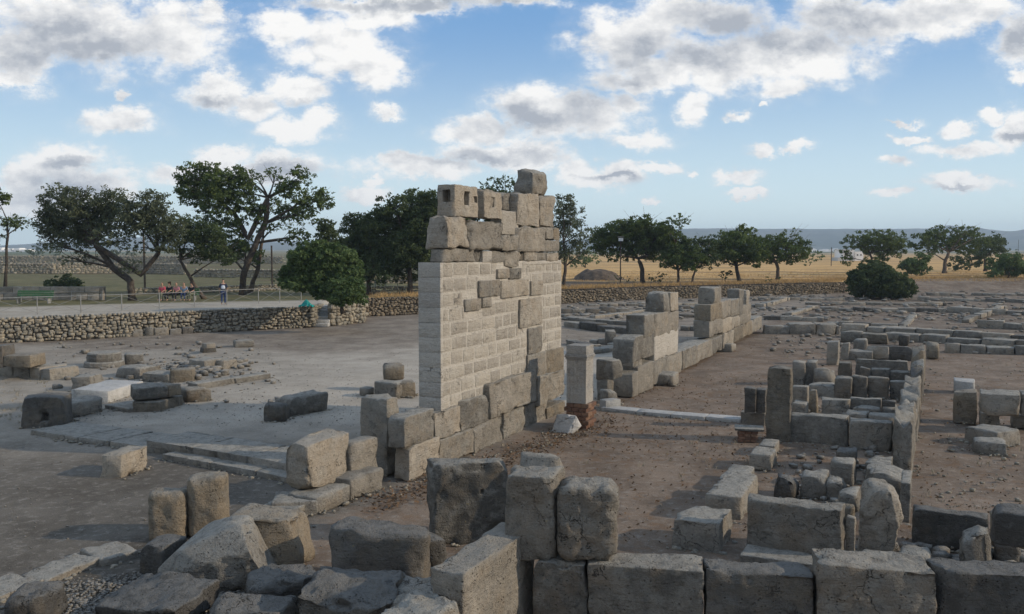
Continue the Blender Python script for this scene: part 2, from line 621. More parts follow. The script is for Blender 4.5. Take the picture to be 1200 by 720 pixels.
M['red'] = stone_mat('old_red_brick', (0.27, 0.145, 0.095), (0.17, 0.095, 0.065), warmth=0.3, lich=0.1, pits=0.4)
M['dry'] = stone_mat('dry_wall_limestone', (0.46, 0.41, 0.31), (0.24, 0.225, 0.185), world=True, warmth=0.35, lich=0.35, stain=0.5)
M['drybrown'] = stone_mat('brown_field_stone', (0.27, 0.225, 0.16), (0.12, 0.10, 0.075), world=True, warmth=0.4, lich=0.3, lichen=(0.22, 0.205, 0.17))
M['rub'] = stone_mat('grey_rubble', (0.29, 0.27, 0.23), (0.13, 0.122, 0.105), world=True, warmth=0.2, lich=0.5, lichen=(0.28, 0.27, 0.245))


def plain(name, col, rough=0.8, var=0.15, scale=8.0, metal=0.0, world=False):
    m, t, b = base_mat(name, rough)
    tcn = t.new('ShaderNodeTexCoord')
    n = t.noise(tcn.outputs['Object'], scale, 5, 0.65)
    c = t.mix(t.m('MULTIPLY', t.step(n, 0.3, 0.75), 1.0), tuple(x * (1 - var) for x in col), tuple(min(1, x * (1 + var)) for x in col))
    t.l.new(c, b.inputs['Base Color'])
    b.inputs['Metallic'].default_value = metal
    return m


def ground_mat():
    m, t, b = base_mat('trodden_earth_and_gravel')
    geo = t.new('ShaderNodeNewGeometry')
    pos = geo.outputs['Position']
    s = t.new('ShaderNodeSeparateXYZ')
    t.l.new(pos, s.inputs[0])
    X, Y = s.outputs[0], s.outputs[1]
    n0 = t.noise(pos, 0.12, 4, 0.6)
    n1_ = t.noise(pos, 0.7, 6, 0.65)
    n2 = t.noise(pos, 5.0, 6, 0.7)
    n3 = t.noise(pos, 38.0, 4, 0.75)
    # distance right of the tall wall's line
    a = math.radians(25.2)
    vx, vy = math.cos(a), -math.sin(a)
    p0 = G(480, 563)
    dv = t.m('ADD', t.m('MULTIPLY', t.m('SUBTRACT', X, p0.x), vx), t.m('MULTIPLY', t.m('SUBTRACT', Y, p0.y), vy))
    dvn = t.m('ADD', dv, t.m('MULTIPLY', t.m('SUBTRACT', n1_, 0.5), 1.6))
    brown = t.step(dvn, -0.7, 0.5)
    gravel = t.mix(t.step(n1_, 0.3, 0.7), (0.37, 0.33, 0.27), (0.49, 0.44, 0.365))
    earth = t.mix(t.step(n1_, 0.32, 0.68), (0.155, 0.117, 0.086), (0.27, 0.208, 0.155))
    c = t.mix(brown, gravel, earth)
    # darker ground colour on the near left
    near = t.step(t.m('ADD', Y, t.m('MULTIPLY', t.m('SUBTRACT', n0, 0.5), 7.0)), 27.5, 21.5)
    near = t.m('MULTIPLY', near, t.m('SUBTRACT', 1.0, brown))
    dark_ground = t.mix(t.step(n1_, 0.3, 0.7), (0.088, 0.077, 0.062), (0.155, 0.139, 0.116))
    c = t.mix(near, c, dark_ground)
    lft = t.m('MULTIPLY', t.step(t.m('ADD', X, t.m('MULTIPLY', t.m('SUBTRACT', n0, 0.5), 14.0)), -6.0, -15.0), 0.55)
    c = t.mix(lft, c, t.mix(t.step(n1_, 0.3, 0.7), (0.17, 0.15, 0.12), (0.28, 0.25, 0.205)))
    # brown earth bands beneath the terrace wall and among far ruins
    farb = t.m('MULTIPLY', t.step(t.m('ADD', Y, t.m('MULTIPLY', t.m('SUBTRACT', n0, 0.5), 30.0)), 43.0, 50.0), 0.75)
    c = t.mix(farb, c, t.mix(t.step(n1_, 0.35, 0.65), (0.13, 0.10, 0.075), (0.24, 0.20, 0.155)))
    # dusty pale patches, rusty litter
    c = t.mix(t.m('MULTIPLY', t.step(n2, 0.50, 0.68), 0.35), c, (0.42, 0.39, 0.34))
    lit = t.m('MULTIPLY', t.step(t.noise(pos, 1.6, 5, 0.7), 0.52, 0.64), brown)
    c = t.mix(t.m('MULTIPLY', lit, 0.5), c, (0.20, 0.115, 0.06))
    c = t.mix(t.m('MULTIPLY', t.step(n3, 0.40, 0.66), 0.5), c, t.mix(0.72, c, (0.03, 0.026, 0.022)))
    sp = t.step(t.vor(pos, 26.0), 0.16, 0.06)
    c = t.mix(t.m('MULTIPLY', sp, 0.55), c, (0.48, 0.46, 0.42))
    t.l.new(c, b.inputs['Base Color'])
    h = t.m('ADD', t.m('MULTIPLY', n2, 0.5), t.m('ADD', t.m('MULTIPLY', n3, 0.35), t.m('MULTIPLY', sp, 0.25)))
    bump(t, b, h, 0.9, 0.06)
    return m


def field_mat():
    m, t, b = base_mat('terrace_path_and_fields')
    geo = t.new('ShaderNodeNewGeometry')
    pos = geo.outputs['Position']
    s = t.new('ShaderNodeSeparateXYZ')
    t.l.new(pos, s.inputs[0])
    X, Y = s.outputs[0], s.outputs[1]
    n0 = t.noise(pos, 0.05, 4, 0.6)
    n1_ = t.noise(pos, 0.5, 6, 0.65)
    n3 = t.noise(pos, 9.0, 5, 0.75)
    nl = t.noise(t.v('MULTIPLY', pos, (0.02, 0.11, 1)), 1.0, 5, 0.6)
    gold = t.mix(t.step(n1_, 0.3, 0.7), (0.50, 0.31, 0.12), (0.66, 0.43, 0.19))
    green = t.mix(t.step(n1_, 0.3, 0.7), (0.09, 0.095, 0.045), (0.19, 0.17, 0.085))
    side = t.step(t.m('ADD', X, t.m('MULTIPLY', t.m('SUBTRACT', n0, 0.5), 26.0)), -14.0, 4.0)
    c = t.mix(side, green, gold)
    c = t.mix(t.m('MULTIPLY', t.step(nl, 0.50, 0.62), 0.75), c, (0.135, 0.10, 0.06))
    # dusty path along the edge, to the left
    q = t.m('SUBTRACT', Y, t.m('ADD', 66.0, t.m('MULTIPLY', X, 0.42)))
    qn = t.m('ADD', q, t.m('MULTIPLY', t.m('SUBTRACT', n1_, 0.5), 3.0))
    path = t.m('MULTIPLY', t.step(qn, 10.5, 8.0), t.step(X, 6.0, -4.0))
    pc = t.mix(t.step(n1_, 0.3, 0.7), (0.36, 0.32, 0.26), (0.47, 0.43, 0.36))
    c = t.mix(path, c, pc)
    # brown bare earth near the site edge on the right
    nb = t.m('MULTIPLY', t.step(t.m('ADD', Y, t.m('MULTIPLY', t.m('SUBTRACT', n0, 0.5), 25.0)), 112.0, 102.0), t.step(X, -6.0, 0.0))
    c = t.mix(nb, c, (0.155, 0.115, 0.08))
    far = t.step(Y, 320.0, 900.0)
    patch = t.vor(t.v('MULTIPLY', pos, (0.004, 0.0016, 1)), 1.0, out='Color')
    sp = t.new('ShaderNodeSeparateXYZ')
    t.l.new(patch, sp.inputs[0])
    fc = t.mix(t.step(sp.outputs[0], 0.35, 0.6), (0.10, 0.12, 0.06), (0.30, 0.24, 0.14))
    c = t.mix(far, c, fc)
    c = t.mix(t.m('MULTIPLY', t.step(n3, 0.42, 0.66), 0.4), c, t.mix(0.6, c, (0.03, 0.03, 0.02)))
    t.l.new(c, b.inputs['Base Color'])
    bump(t, b, n3, 0.8, 0.12)
    return m


def leaf_mat(name, c1, c2, c3):
    m, t, b = base_mat(name, 0.7)
    geo = t.new('ShaderNodeNewGeometry')
    n = t.noise(geo.outputs['Position'], 0.9, 3, 0.6)
    n2 = t.noise(geo.outputs['Position'], 6.0, 2, 0.6)
    c = t.mix(t.step(n, 0.35, 0.65), c1, c2)
    c = t.mix(t.m('MULTIPLY', t.step(n2, 0.5, 0.7), 0.6), c, c3)
    t.l.new(c, b.inputs['Base Color'])
    tr = t.new('ShaderNodeBsdfTranslucent')
    t.l.new(c, tr.inputs['Color'])
    ms = t.new('ShaderNodeMixShader')
    ms.inputs[0].default_value = 0.3
    out = t.n['Material Output']
    t.l.new(b.outputs[0], ms.inputs[1])
    t.l.new(tr.outputs[0], ms.inputs[2])
    t.l.new(ms.outputs[0], out.inputs[0])
    return m


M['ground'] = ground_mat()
M['field'] = field_mat()
M['pine'] = leaf_mat('pine_needles', (0.055, 0.085, 0.028), (0.11, 0.15, 0.045), (0.155, 0.19, 0.065))
M['pinedark'] = leaf_mat('dark_evergreen_leaves', (0.045, 0.068, 0.03), (0.09, 0.12, 0.048), (0.13, 0.16, 0.065))
M['olive'] = leaf_mat('tamarisk_leaves', (0.065, 0.082, 0.045), (0.12, 0.14, 0.078), (0.17, 0.185, 0.11))
M['bush'] = leaf_mat('bush_leaves', (0.065, 0.105, 0.038), (0.12, 0.175, 0.065), (0.18, 0.23, 0.10))
M['bark'] = stone_mat('rough_brown_bark', (0.10, 0.08, 0.065), (0.045, 0.037, 0.03), lich=0.2, warmth=0.2, fine=0.6)
M['metal'] = plain('galvanised_steel', (0.27, 0.27, 0.255), 0.6, 0.2, 3.0, 0.3)
M['straw'] = plain('pale_straw', (0.27, 0.235, 0.165), 0.9, 0.3, 2.0)
M['dark_ground'] = plain('dark_heaped_soil', (0.115, 0.09, 0.068), 0.95, 0.4, 1.5)
M['dead'] = plain('dry_grass_stalks', (0.46, 0.31, 0.14), 0.9, 0.3, 2.0)
M['litter'] = plain('dead_leaf_litter', (0.13, 0.08, 0.045), 0.9, 0.4, 3.0)

# ------------------------------------------------------------------ ground, terrace, fields, hills
TZ = 1.3
UA = math.radians(25.2)
U = Vector((math.sin(UA), math.cos(UA), 0))
Vv = Vector((math.cos(UA), -math.sin(UA), 0))
TERR = [(-900, 470), (-400, 432), (-150, 414), (0, 402), (120, 396), (250, 389), (363, 383.5)]
TERR2 = [(390, 382), (427, 378)]
TERR3 = [(427, 371), (495, 368), (650, 356), (760, 351), (900, 346.5), (990, 343.5)]
BANK = [(1090, 341), (1300, 338), (1700, 336), (2400, 335)]


def terrain_z(x, y):
    return 0


def build_ground():
    xs = np.concatenate([[-5000, -3000, -1500, -600, -250, -120], np.arange(-70, 75.1, 0.7), [120, 250, 600, 1500, 3000, 5000]])
    ys = np.concatenate([[-2800, -1800, -900, -300, -100, -30, -8], np.arange(4, 128, 0.7), [160, 300, 700, 2000, 3200, 4250]])
    X, Y = np.meshgrid(xs, ys, indexing='ij')
    p = np.c_[X.ravel(), Y.ravel(), 0 * X.ravel()]
    z = 0.045 * vnoise(p * 0.35, 5) + 0.022 * vnoise(p * 1.1, 6)
    near = (np.abs(p[:, 0]) < 76) & (p[:, 1] > 3) & (p[:, 1] < 128)
    z = np.where(near, z, 0) - 0.03
    p[:, 2] = z
    nx, ny = len(xs), len(ys)
    i, j = np.meshgrid(np.arange(nx - 1), np.arange(ny - 1), indexing='ij')
    a = (i * ny + j).ravel()
    Fq = np.c_[a, a + ny, a + ny + 1, a + 1]
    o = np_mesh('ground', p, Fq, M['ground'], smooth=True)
    tag(o, 'trodden earth and pale gravel of the excavated site', kind='structure')
    return o


build_ground()


def build_terrace():
    edge = [G(x, y, 0) for x, y in TERR]
    edge += [G(364, 383.4, 0) + Vector((0, 2.6, 0)), G(389.5, 382.1, 0) + Vector((0, 2.6, 0))]
    edge += [G(x, y, 0) for x, y in TERR2 + TERR3]
    bank = [G(x, y, 0) for x, y in BANK]
    # resample the long fan
    pts = []
    al = edge + [b + Vector((0, 5.0, 0)) for b in bank]
    for a, b in zip(al[:-1], al[1:]):
        n = max(1, int((b - a).length / 3.0))
        for k in range(n):
            pts.append(a.lerp(b, k / n))
    pts.append(al[-1])
    rows = [0, 1, 2.5, 5, 8, 12, 18, 26, 36, 50, 70, 100, 150, 250, 500, 1200, 2200, 2800]
    V = []
    for p in pts:
        dr = Vector((p.x, p.y, 0)).normalized()
        for r in rows:
            q = Vector((p.x, p.y, 0)) + dr * r
            V.append((q.x, q.y, TZ))
    V = np.array(V)
    rr = np.tile(rows, len(pts))
    nz = 0.10 * vnoise(V * 0.12, 9) * np.clip(rr / 12, 0, 1)
    V[:, 2] += np.where(rr < 400, nz, 0)
    m = len(rows)
    Fq = []
    for i in range(len(pts) - 1):
        for j in range(m - 1):
            a = i * m + j
            Fq.append((a, a + m, a + m + 1, a + 1))
    o = np_mesh('terrace', V, Fq, M['field'], smooth=True)
    tag(o, 'raised terrace with dusty path and dry golden fields beyond the ruins', kind='structure')
    # bank up to the terrace on the right
    VB, FB = [], []
    e = [edge[-1]] + bank
    for k, b in enumerate(e):
        t = b + (Vector((0, 0, 0)) if k == 0 else Vector((0, 5.0, 0)))
        VB += [(b.x, b.y - (0.4 if k else 0), -0.05), (t.x, t.y + 0.1, TZ + 0.002)]
    for k in range(len(e) - 1):
        FB.append((2 * k, 2 * k + 2, 2 * k + 3, 2 * k + 1))
    tag(mesh_obj('earth_bank', VB, FB, M['ground']), 'low earth bank rising to the fields', kind='structure')
    # riser behind the stairs and under the edge
    VR, FR = [], []
    for k, p in enumerate(edge):
        VR += [(p.x, p.y + 0.25, -0.1), (p.x, p.y + 0.25, TZ - 0.02)]
    for k in range(len(edge) - 1):
        FR.append((2 * k, 2 * k + 2, 2 * k + 3, 2 * k + 1))
    tag(mesh_obj('terrace_edge', VR, FR, M['ground']), 'earth face of the terrace behind its stone wall', kind='structure')


build_terrace()


def hills():
    prof = [(-900, 284), (-200, 286), (0, 288), (80, 283), (150, 278), (220, 280), (330, 284), (420, 279), (500, 282), (640, 284), (700, 279), (760, 273), (800, 268.5), (850, 268), (930, 268.5), (1000, 268.5),
            (1085, 268), (1108, 264.5), (1135, 266), (1165, 270), (1185, 271.5), (1200, 269), (1300, 266), (1600, 270), (2200, 280)]
    V, Fc = [], []
    px = np.arange(-900, 2201, 6.0)
    hp = np.interp(px, [a for a, _ in prof], [b for _, b in prof])
    R = np.random.RandomState(4)
    D0, D1 = 2700.0, 3700.0
    rows = 9
    for i, (x, y) in enumerate(zip(px, hp)):
        for r in range(rows):
            t = r / (rows - 1)
            Y = D0 + (D1 - D0) * t
            top = (292 - y) * D1 / F
            n = vnoise(np.array([[x * 0.03, t * 3, 2.0]]), 8)[0]
            n2 = vnoise(np.array([[x * 0.11, t * 5, 7.0]]), 9)[0]
            z = top * (t ** 0.8) * (1 + 0.20 * n * (1 - t)) + (n2 * 3.0 if 0 < t < 1 else n2 * 1.2 * t)
            V.append((((x - 600) / F) * Y, Y, 1.0 if r == 0 else z + 5.2 * t))
        # back slope
        V.append((((x - 600) / F) * (D1 + 500), D1 + 500, 0))
    m = rows + 1
    for i in range(len(px) - 1):
        for j in range(m - 1):
            a = i * m + j
            Fc.append((a, a + m, a + m + 1, a + 1))
    mt, t, b = base_mat('wooded_hillside')
    geo = t.new('ShaderNodeNewGeometry')
    pv = t.v('MULTIPLY', geo.outputs['Position'], (0.004, 0.004, 0.02))
    n = t.noise(pv, 1.0, 6, 0.65)
    n2 = t.noise(pv, 5.0, 5, 0.7)
    c = t.mix(t.step(n, 0.4, 0.6), (0.035, 0.055, 0.035), (0.09, 0.10, 0.065))
    c = t.mix(t.m('MULTIPLY', t.step(n2, 0.56, 0.66), 0.5), c, (0.30, 0.29, 0.25))
    t.l.new(c, b.inputs['Base Color'])
    o = np_mesh('hills', V, Fc, mt, smooth=True)
    tag(o, 'long low wooded hills on the horizon', kind='structure')


hills()


# ------------------------------------------------------------------ dry stone retaining walls
def dry_wall(label, pts, height, rows, size, seed, thick=0.4, z0=0.0, name='dry_stone_wall', cope=True, mat='dry'):
    R = np.random.RandomState(seed)
    e = empty(name, (pts[0].x, pts[0].y, z0), label, 'stone wall')
    items = []
    back = []
    for a, b in zip(pts[:-1], pts[1:]):
        d = b - a
        L = d.length
        d.normalize()
        nrm = Vector((-d.y, d.x, 0))
        rot = math.atan2(d.y, d.x)
        rh = height / rows
        for r in range(rows):
            s = -R.rand() * size * .5
            while s < L:
                w = size * R.uniform(0.45, 1.9)
                hh = rh * R.uniform(0.7, 1.6)
                c = a + d * (s + w / 2) + nrm * (0.12 + R.uniform(-.04, .05))
                items.append((c.x, c.y, z0 + rh * (r + 0.5) + R.uniform(-.06, .06), w * 1.0, thick * R.uniform(.8, 1.12), hh, rot + R.uniform(-.2, .2)))
                s += w
        if cope:
            s = 0
            while s < L:
                w = size * R.uniform(0.5, 1.3)
                c = a + d * (s + w / 2) + nrm * 0.15
                items.append((c.x, c.y, z0 + height + R.uniform(0, .06), w * 0.85, thick * 1.2, rh * R.uniform(.7, 1.3), rot + R.uniform(-.25, .25)))
                s += w * R.uniform(.95, 1.2)
    o = rocks('stone_courses', items, M[mat], seed, e, boxy=0.62)
    return e


wp = [G(x, y, 0) for x, y in TERR[1:]]
dry_wall('long dry stone wall holding up the fenced path on the left', wp, TZ, 8, 0.235, 3)
# cheeks of the stairs
sl, sr = G(364, 383.4, 0), G(389.5, 382.1, 0)
dry_wall('short dry stone wall between the steps and the green bush', [sr + Vector((0, 0.0, 0)), G(427, 378, 0)], TZ + 0.05, 6, 0.30, 5)
dry_wall('left cheek of rough stones beside the steps', [sl + Vector((0, 2.6, 0)), sl + Vector((0.0, 0.1, 0))], TZ, 6, 0.30, 6)
dry_wall('right cheek of rough stones beside the steps', [sr + Vector((0.0, 0.1, 0)), sr + Vector((0, 2.6, 0))], TZ, 6, 0.30, 7)
dry_wall('return of rough stone wall beside the green bush', [G(427, 378, 0), G(427, 371, 0)], TZ, 6, 0.30, 8)
dry_wall('far dry stone wall seen behind the tall ruined wall', [G(x, y, 0) for x, y in TERR3[:3]], TZ, 8, 0.24, 9, mat='drybrown')
dry_wall('far brownish dry stone wall below the golden field', [G(x, y, 0) for x, y in TERR3[2:]], TZ - .1, 8, 0.28, 10, mat='drybrown', cope=False)
# upper terrace walls in the fields at left
dry_wall('dry stone field wall behind the trees at the left edge', [G(-120, 321, TZ), G(60, 321, TZ), G(150, 320, TZ), G(215, 322, TZ)], 1.5, 5, 0.5, 12, z0=TZ)
dry_wall('farther field wall of pale stones on the left rise', [G(-120, 309, TZ), G(100, 309, TZ), G(330, 309.5, TZ)], 1.9, 5, 0.8, 13, z0=TZ)
dry_wall('stone field wall seen between the big pine and the bush', [G(228, 325, TZ), G(330, 326, TZ)], 1.0, 4, 0.45, 14, z0=TZ)
dry_wall('low fenced wall of brown stones behind the round bush', [G(425, 345, TZ), G(500, 344, TZ)], 0.55, 3, 0.32, 15, z0=TZ)
dry_wall('low rough wall beneath the dark trees', [G(395, 333, TZ), G(500, 332, TZ)], 0.7, 3, 0.4, 16, z0=TZ)
dry_wall('stone wall in front of the dark trees behind the path', [G(150, 345, TZ), G(240, 343, TZ), G(330, 340, TZ)], 0.45, 3, 0.3, 17, z0=TZ)

# stairs
st = empty('stone_steps', (sl.x, sl.y, 0), 'flight of pale stone steps cut into the dry stone wall', 'steps')
for k in range(6):
    y0 = sl.y + 0.15 + k * 0.38
    z = 0.215 * k
    bx = stone('step', Vector((sl.x + 0.12, y0, z)), Vector((1, 0, 0)), (sr.x - sl.x) - 0.28, 2.6 - k * 0.38, 0.215, M['pale'], st, cell=0.3, chips=0, rough=.3, rnd=0.02)
# green tarp on wall by stairs
tarp_m = plain('turquoise_tarpaulin', (0.02, 0.26, 0.24), 0.6, 0.3, 6)
tp = G(359, 384, 0)
tp.z = TZ + 0.05
Vt, Ft = [], []
for i in range(13):
    for j in range(7):
        p = np.array([[i * .9, j * 0.9, 0]])
        u_, v_ = i / 12 - .5, j / 6 - .5
        hgt = 0.42 * math.exp(-(u_ * u_ * 7 + v_ * v_ * 7)) + 0.10 * float(vnoise(p, 3)[0])
        Vt.append((u_ * 0.95, v_ * 0.8, max(0.0, hgt)))
for i in range(12):
    for j in range(6):
        a = i * 7 + j
        Ft.append((a, a + 7, a + 8, a + 1))
o = mesh_obj('tarpaulin', Vt, Ft, tarp_m, loc=(tp.x, tp.y + 0.25, TZ + 0.08))
tag(o, 'crumpled turquoise tarpaulin lying on the wall beside the steps', 'tarpaulin')
sm = o.modifiers.new('thick', 'SOLIDIFY')
sm.thickness = 0.03

# ------------------------------------------------------------------ post and rail fence with crossed braces


def tube(pts, r, sides=6):
    V, Fc = [], []
    pts = [Vector(p) for p in pts]
    if not hasattr(r, '__len__'):
        r = [r] * len(pts)
    prev = None
    for i, p in enumerate(pts):
        d = (pts[min(i + 1, len(pts) - 1)] - pts[max(i - 1, 0)]).normalized()
        a = d.cross(Vector((0.13, 0.31, 0.94)))
        if a.length < 0.1:
            a = d.cross(Vector((1, 0, 0)))
        a.normalize()
        b = d.cross(a)
        for k in range(sides):
            t = 2 * math.pi * k / sides
            V.append(p + (a * math.cos(t) + b * math.sin(t)) * r[i])
    for i in range(len(pts) - 1):
        for k in range(sides):
            k2 = (k + 1) % sides
            Fc.append((i * sides + k, i * sides + k2, (i + 1) * sides + k2, (i + 1) * sides + k))
    Fc.append(tuple(range(sides - 1, -1, -1)))
    n = (len(pts) - 1) * sides
    Fc.append(tuple(n + k for k in range(sides)))
    return V, Fc


class MB:
    def __init__(s):
        s.V, s.F = [], []

    def add(s, vf):
        n = len(s.V)
        s.V += [tuple(v) for v in vf[0]]
        s.F += [tuple(i + n for i in f) for f in vf[1]]
        return s

    def tube(s, pts, r, sides=6):
        return s.add(tube(pts, r, sides))

    def box(s, c, d, rz=0.0):
        x, y, z = [v / 2 for v in d]
        cs, sn = math.cos(rz), math.sin(rz)
        V = []
        for a in (-1, 1):
            for b in (-1, 1):
                for e in (-1, 1):
                    px, py = a * x, b * y
                    V.append((c[0] + px * cs - py * sn, c[1] + px * sn + py * cs, c[2] + e * z))
        return s.add((V, [(0, 1, 3, 2), (4, 6, 7, 5), (0, 4, 5, 1), (2, 3, 7, 6), (0, 2, 6, 4), (1, 5, 7, 3)]))

    def build(s, name, mat, parent=None, smooth=False, loc=None):
        if parent is not None:
            pl = parent.matrix_basis.translation
            V = [(v[0] - pl.x, v[1] - pl.y, v[2] - pl.z) for v in s.V]
            return mesh_obj(name, V, s.F, mat, parent, smooth=smooth)
        if loc is not None:
            V = [(v[0] - loc[0], v[1] - loc[1], v[2] - loc[2]) for v in s.V]
            return mesh_obj(name, V, s.F, mat, None, loc, smooth=smooth)
        return mesh_obj(name, s.V, s.F, mat, smooth=smooth)


def fence(label, posts, h=1.1, brace=True):
    P = [G(x, y, TZ) for x, y in posts]
    e = empty('railing_fence', P[0], label, 'fence')
    for p in P:
        MB().tube([p, p + Vector((0, 0, h))], 0.032, 6).build('post', M['metal'], e)
    for a, b in zip(P[:-1], P[1:]):
        MB().tube([a + Vector((0, 0, h - .05)), b + Vector((0, 0, h - .05))], 0.022, 5).build('rail', M['metal'], e)
        if brace:
            MB().tube([a + Vector((0, 0, .12)), b + Vector((0, 0, h - .1))], 0.010, 4).tube([a + Vector((0, 0, h - .1)), b + Vector((0, 0, .12))], 0.010, 4).build('cross_brace', M['metal'], e)
    return e


fence('grey metal railing with crossed braces along the path edge', [(-60, 372), (-8, 371), (44, 369), (95, 367), (143, 365), (187, 363), (228, 360.5), (266, 358), (303, 356), (328, 355), (353, 354)])
fence('thin grey railing on the path behind the bench', [(0, 354), (25, 354), (60, 353), (84, 352), (120, 352)], 0.7, False)
fence('grey post railing on the low wall behind the round bush', [(425, 344), (440, 344), (452, 343.5), (466, 343.5), (478, 343), (492, 343)], 1.15, False)
fence('grey railing at the top of the stone steps', [(388, 362), (404, 360), (420, 359)], 1.1, True)

# ------------------------------------------------------------------ the tall wall
P0 = G(480, 563)


def WS(px, py, off=0.0):
    """where the sight line meets the tall wall's face: distance along the wall and height"""
    d = ray(px, py)
    o = Vector((0, 0, H)) - (P0 + Vv * off)
    t = -(o.x * Vv.x + o.y * Vv.y) / (d.x * Vv.x + d.y * Vv.y)
    q = Vector((0, 0, H)) + d * t
    s = (q.x - P0.x) * U.x + (q.y - P0.y) * U.y
    return s, q.z


def WW(s, z, off=0.0):
    q = P0 + U * s + Vv * off
    return Vector((q.x, q.y, z))


def wstone(par, xl, yt, xr, yb, thick, mat, off=0.0, name='stone_block', **kw):
    sl_, zt = WS(xl, yt, off)
    _, zb = WS(xl, yb, off)
    sr_, _ = WS(xr, yb, off)
    kw.setdefault('sink', 0.0)
    kw.setdefault('cell', 0.14)
    kw.setdefault('rnd', 0.05)
    return stone(name, WW(sl_, max(zb, -0.05), off), U, max(.1, sr_ - sl_ - 0.012), thick, zt - max(zb, -.05) - 0.01, M[mat], par, **kw)


TWALL = empty('tall_ruined_wall', (P0.x, P0.y, 0), 'tallest ruined wall of pale new brickwork with old stone blocks on top', 'ruined wall')
OFF = -0.12
sA, zA = WS(517.5, 484, OFF)
sB, _ = WS(658.5, 430, OFF)
_, zT = WS(517.5, 308, OFF)
TH = 0.62
bw = stone('mortar_core', WW(sA + 0.015, zA - .35, OFF - 0.022), U, sB - sA - 0.03, TH - 0.04, zT - zA + .33, M['mortar'], TWALL, cell=0.4, chips=0, rough=0.15, rnd=0.01)
OLD = [  # embedded old stones: left, top, right, bottom in the picture
    (584, 315, 598, 327), (598, 314, 612, 328), (562, 329, 587, 349), (588, 329, 621, 350), (623, 329, 637, 347),
    (546, 351, 565, 366), (566, 349, 577, 361), (610, 351, 636, 385), (620, 385, 636, 416), (619, 416, 641, 448), (641, 411, 661, 441),
]
boxes = []
for (xl, yt, xr, yb) in OLD:
    s0, z1 = WS(xl, yt, OFF)
    _, z0_ = WS(xl, yb, OFF)
    s1, _ = WS(xr, yb, OFF)
    boxes.append((s0, s1, z0_, z1))
    wstone(TWALL, xl, yt, xr, yb, 0.3, 'warm' if xl == 641 else ('beige' if (xl + yt) % 3 else 'grey'), OFF + 0.05, rough=0.7, chips=2)
# lower boundary of the brickwork follows the rising old blocks
LOWB = [(517, 484), (541, 476), (574, 462), (600, 452), (630, 444), (661, 441)]
# old-stone staircase edge: bricks stop against these
Rb = random.Random(5)
rows = 10
rh = (zT - zA) / rows
bmesh_cache = {}
for r in range(-3, rows):
    z = zA + r * rh
    s = sA + 0.004 - (0.0 if r % 2 else 0.22)
    while s < sB - 0.05:
        w = Rb.choice([0.5, 0.64, 0.78, 0.9])
        a, b_ = max(s, sA), min(s + w, sB)
        s += w
        if b_ - a < 0.12:
            continue
        mid = (a + b_) / 2
        x_, y_ = proj(WW(mid, z + rh / 2, OFF))
        yl = np.interp(x_, [p[0] for p in LOWB], [p[1] for p in LOWB])
        if y_ > yl - 2:
            continue
        # clip against old stones
        hit = False
        for (s0, s1, z0_, z1) in boxes:
            oz = min(z1, z + rh) - max(z0_, z)
            if oz > 0.35 * rh and a < s1 and b_ > s0:
                if a < s0 - .12:
                    b_ = s0 - .03
                elif b_ > s1 + .12:
                    a = s1 + .03
                else:
                    hit = True
        if hit or b_ - a < 0.1:
            continue
        L = b_ - a
        g = Rb.uniform(.02, .034)
        stone('brick', WW(a + g, z + g, OFF + Rb.uniform(-.017, -.011)) + Vector((0, 0, Rb.uniform(-.012, .012))), U, L - 2 * g - Rb.uniform(0, .05), 0.12, rh - 2 * g - Rb.uniform(0, .04), M['brick_new'], TWALL, cell=0.2, rough=0.28, rnd=0.014, chips=1)
# end face of the wall: one smooth-faced block each course
for r in range(rows):
    z = zA + r * rh
    q = WW(sA, z + 0.006, OFF)
    A = q - Vv * (TH + 0.0)
    stone('end_block', A - U * 0.022, Vv, TH - 0.004, 0.12, rh - 0.006, M['mortar'], TWALL, cell=0.3, rough=0.10, rnd=0.006, chips=0)
# pale vertical brickwork and cap near the top
wstone(TWALL, 566, 294, 577, 308, 0.5, 'mortar', OFF, rough=.2, chips=0)
wstone(TWALL, 588, 246, 608, 275, 0.35, 'brick_new', OFF - .05, rough=.25, chips=0, name='brick')
wstone(TWALL, 613, 306, 657, 311, 0.5, 'mortar', OFF, rough=.2, chips=0)
TOP = [  # left, top, right, bottom, thickness, offset, material
    (521, 291, 557, 307.5, 0.42, 0.02, 'beige'), (555, 292, 566, 308, 0.55, -.08, 'grey'),
    (577, 294.5, 593, 308, 0.5, 0.02, 'beige'), (592.5, 294, 609, 314, 0.55, 0.05, 'beige'), (609, 296, 616, 306, 0.4, -.06, 'dark'),
    (616, 294.5, 629, 306, 0.5, 0.03, 'beige'), (629, 296, 641, 306, 0.5, 0.0, 'grey'), (641, 296, 655, 306.5, 0.5, 0.03, 'beige'),
    (524, 252.5, 551, 291, 0.60, 0.08, 'beige'), (550.5, 257, 590, 292.5, 0.75, 0.06, 'beige'),
    (589, 275, 611, 294, 0.55, 0.05, 'grey'), (607, 265.5, 641, 295, 0.62, 0.10, 'beige'),
    (640.5, 266, 649, 280.5, 0.5, 0.03, 'beige'), (649, 267, 656, 281.5, 0.5, 0.0, 'warm'), (639.5, 281, 654.5, 295, 0.52, 0.03, 'beige'),
    (567, 222, 589, 256, 0.50, 0.0, 'beige'), (590, 224.5, 612, 246.5, 0.45, -0.22, 'grey'),
    (607.5, 225, 619, 265, 0.45, 0.03, 'beige'), (617.5, 226, 634, 265, 0.52, 0.05, 'beige'), (634, 228, 650.5, 265.5, 0.52, 0.05, 'beige'),
    (624, 196, 645, 227.5, 0.62, 0.02, 'grey'),
]
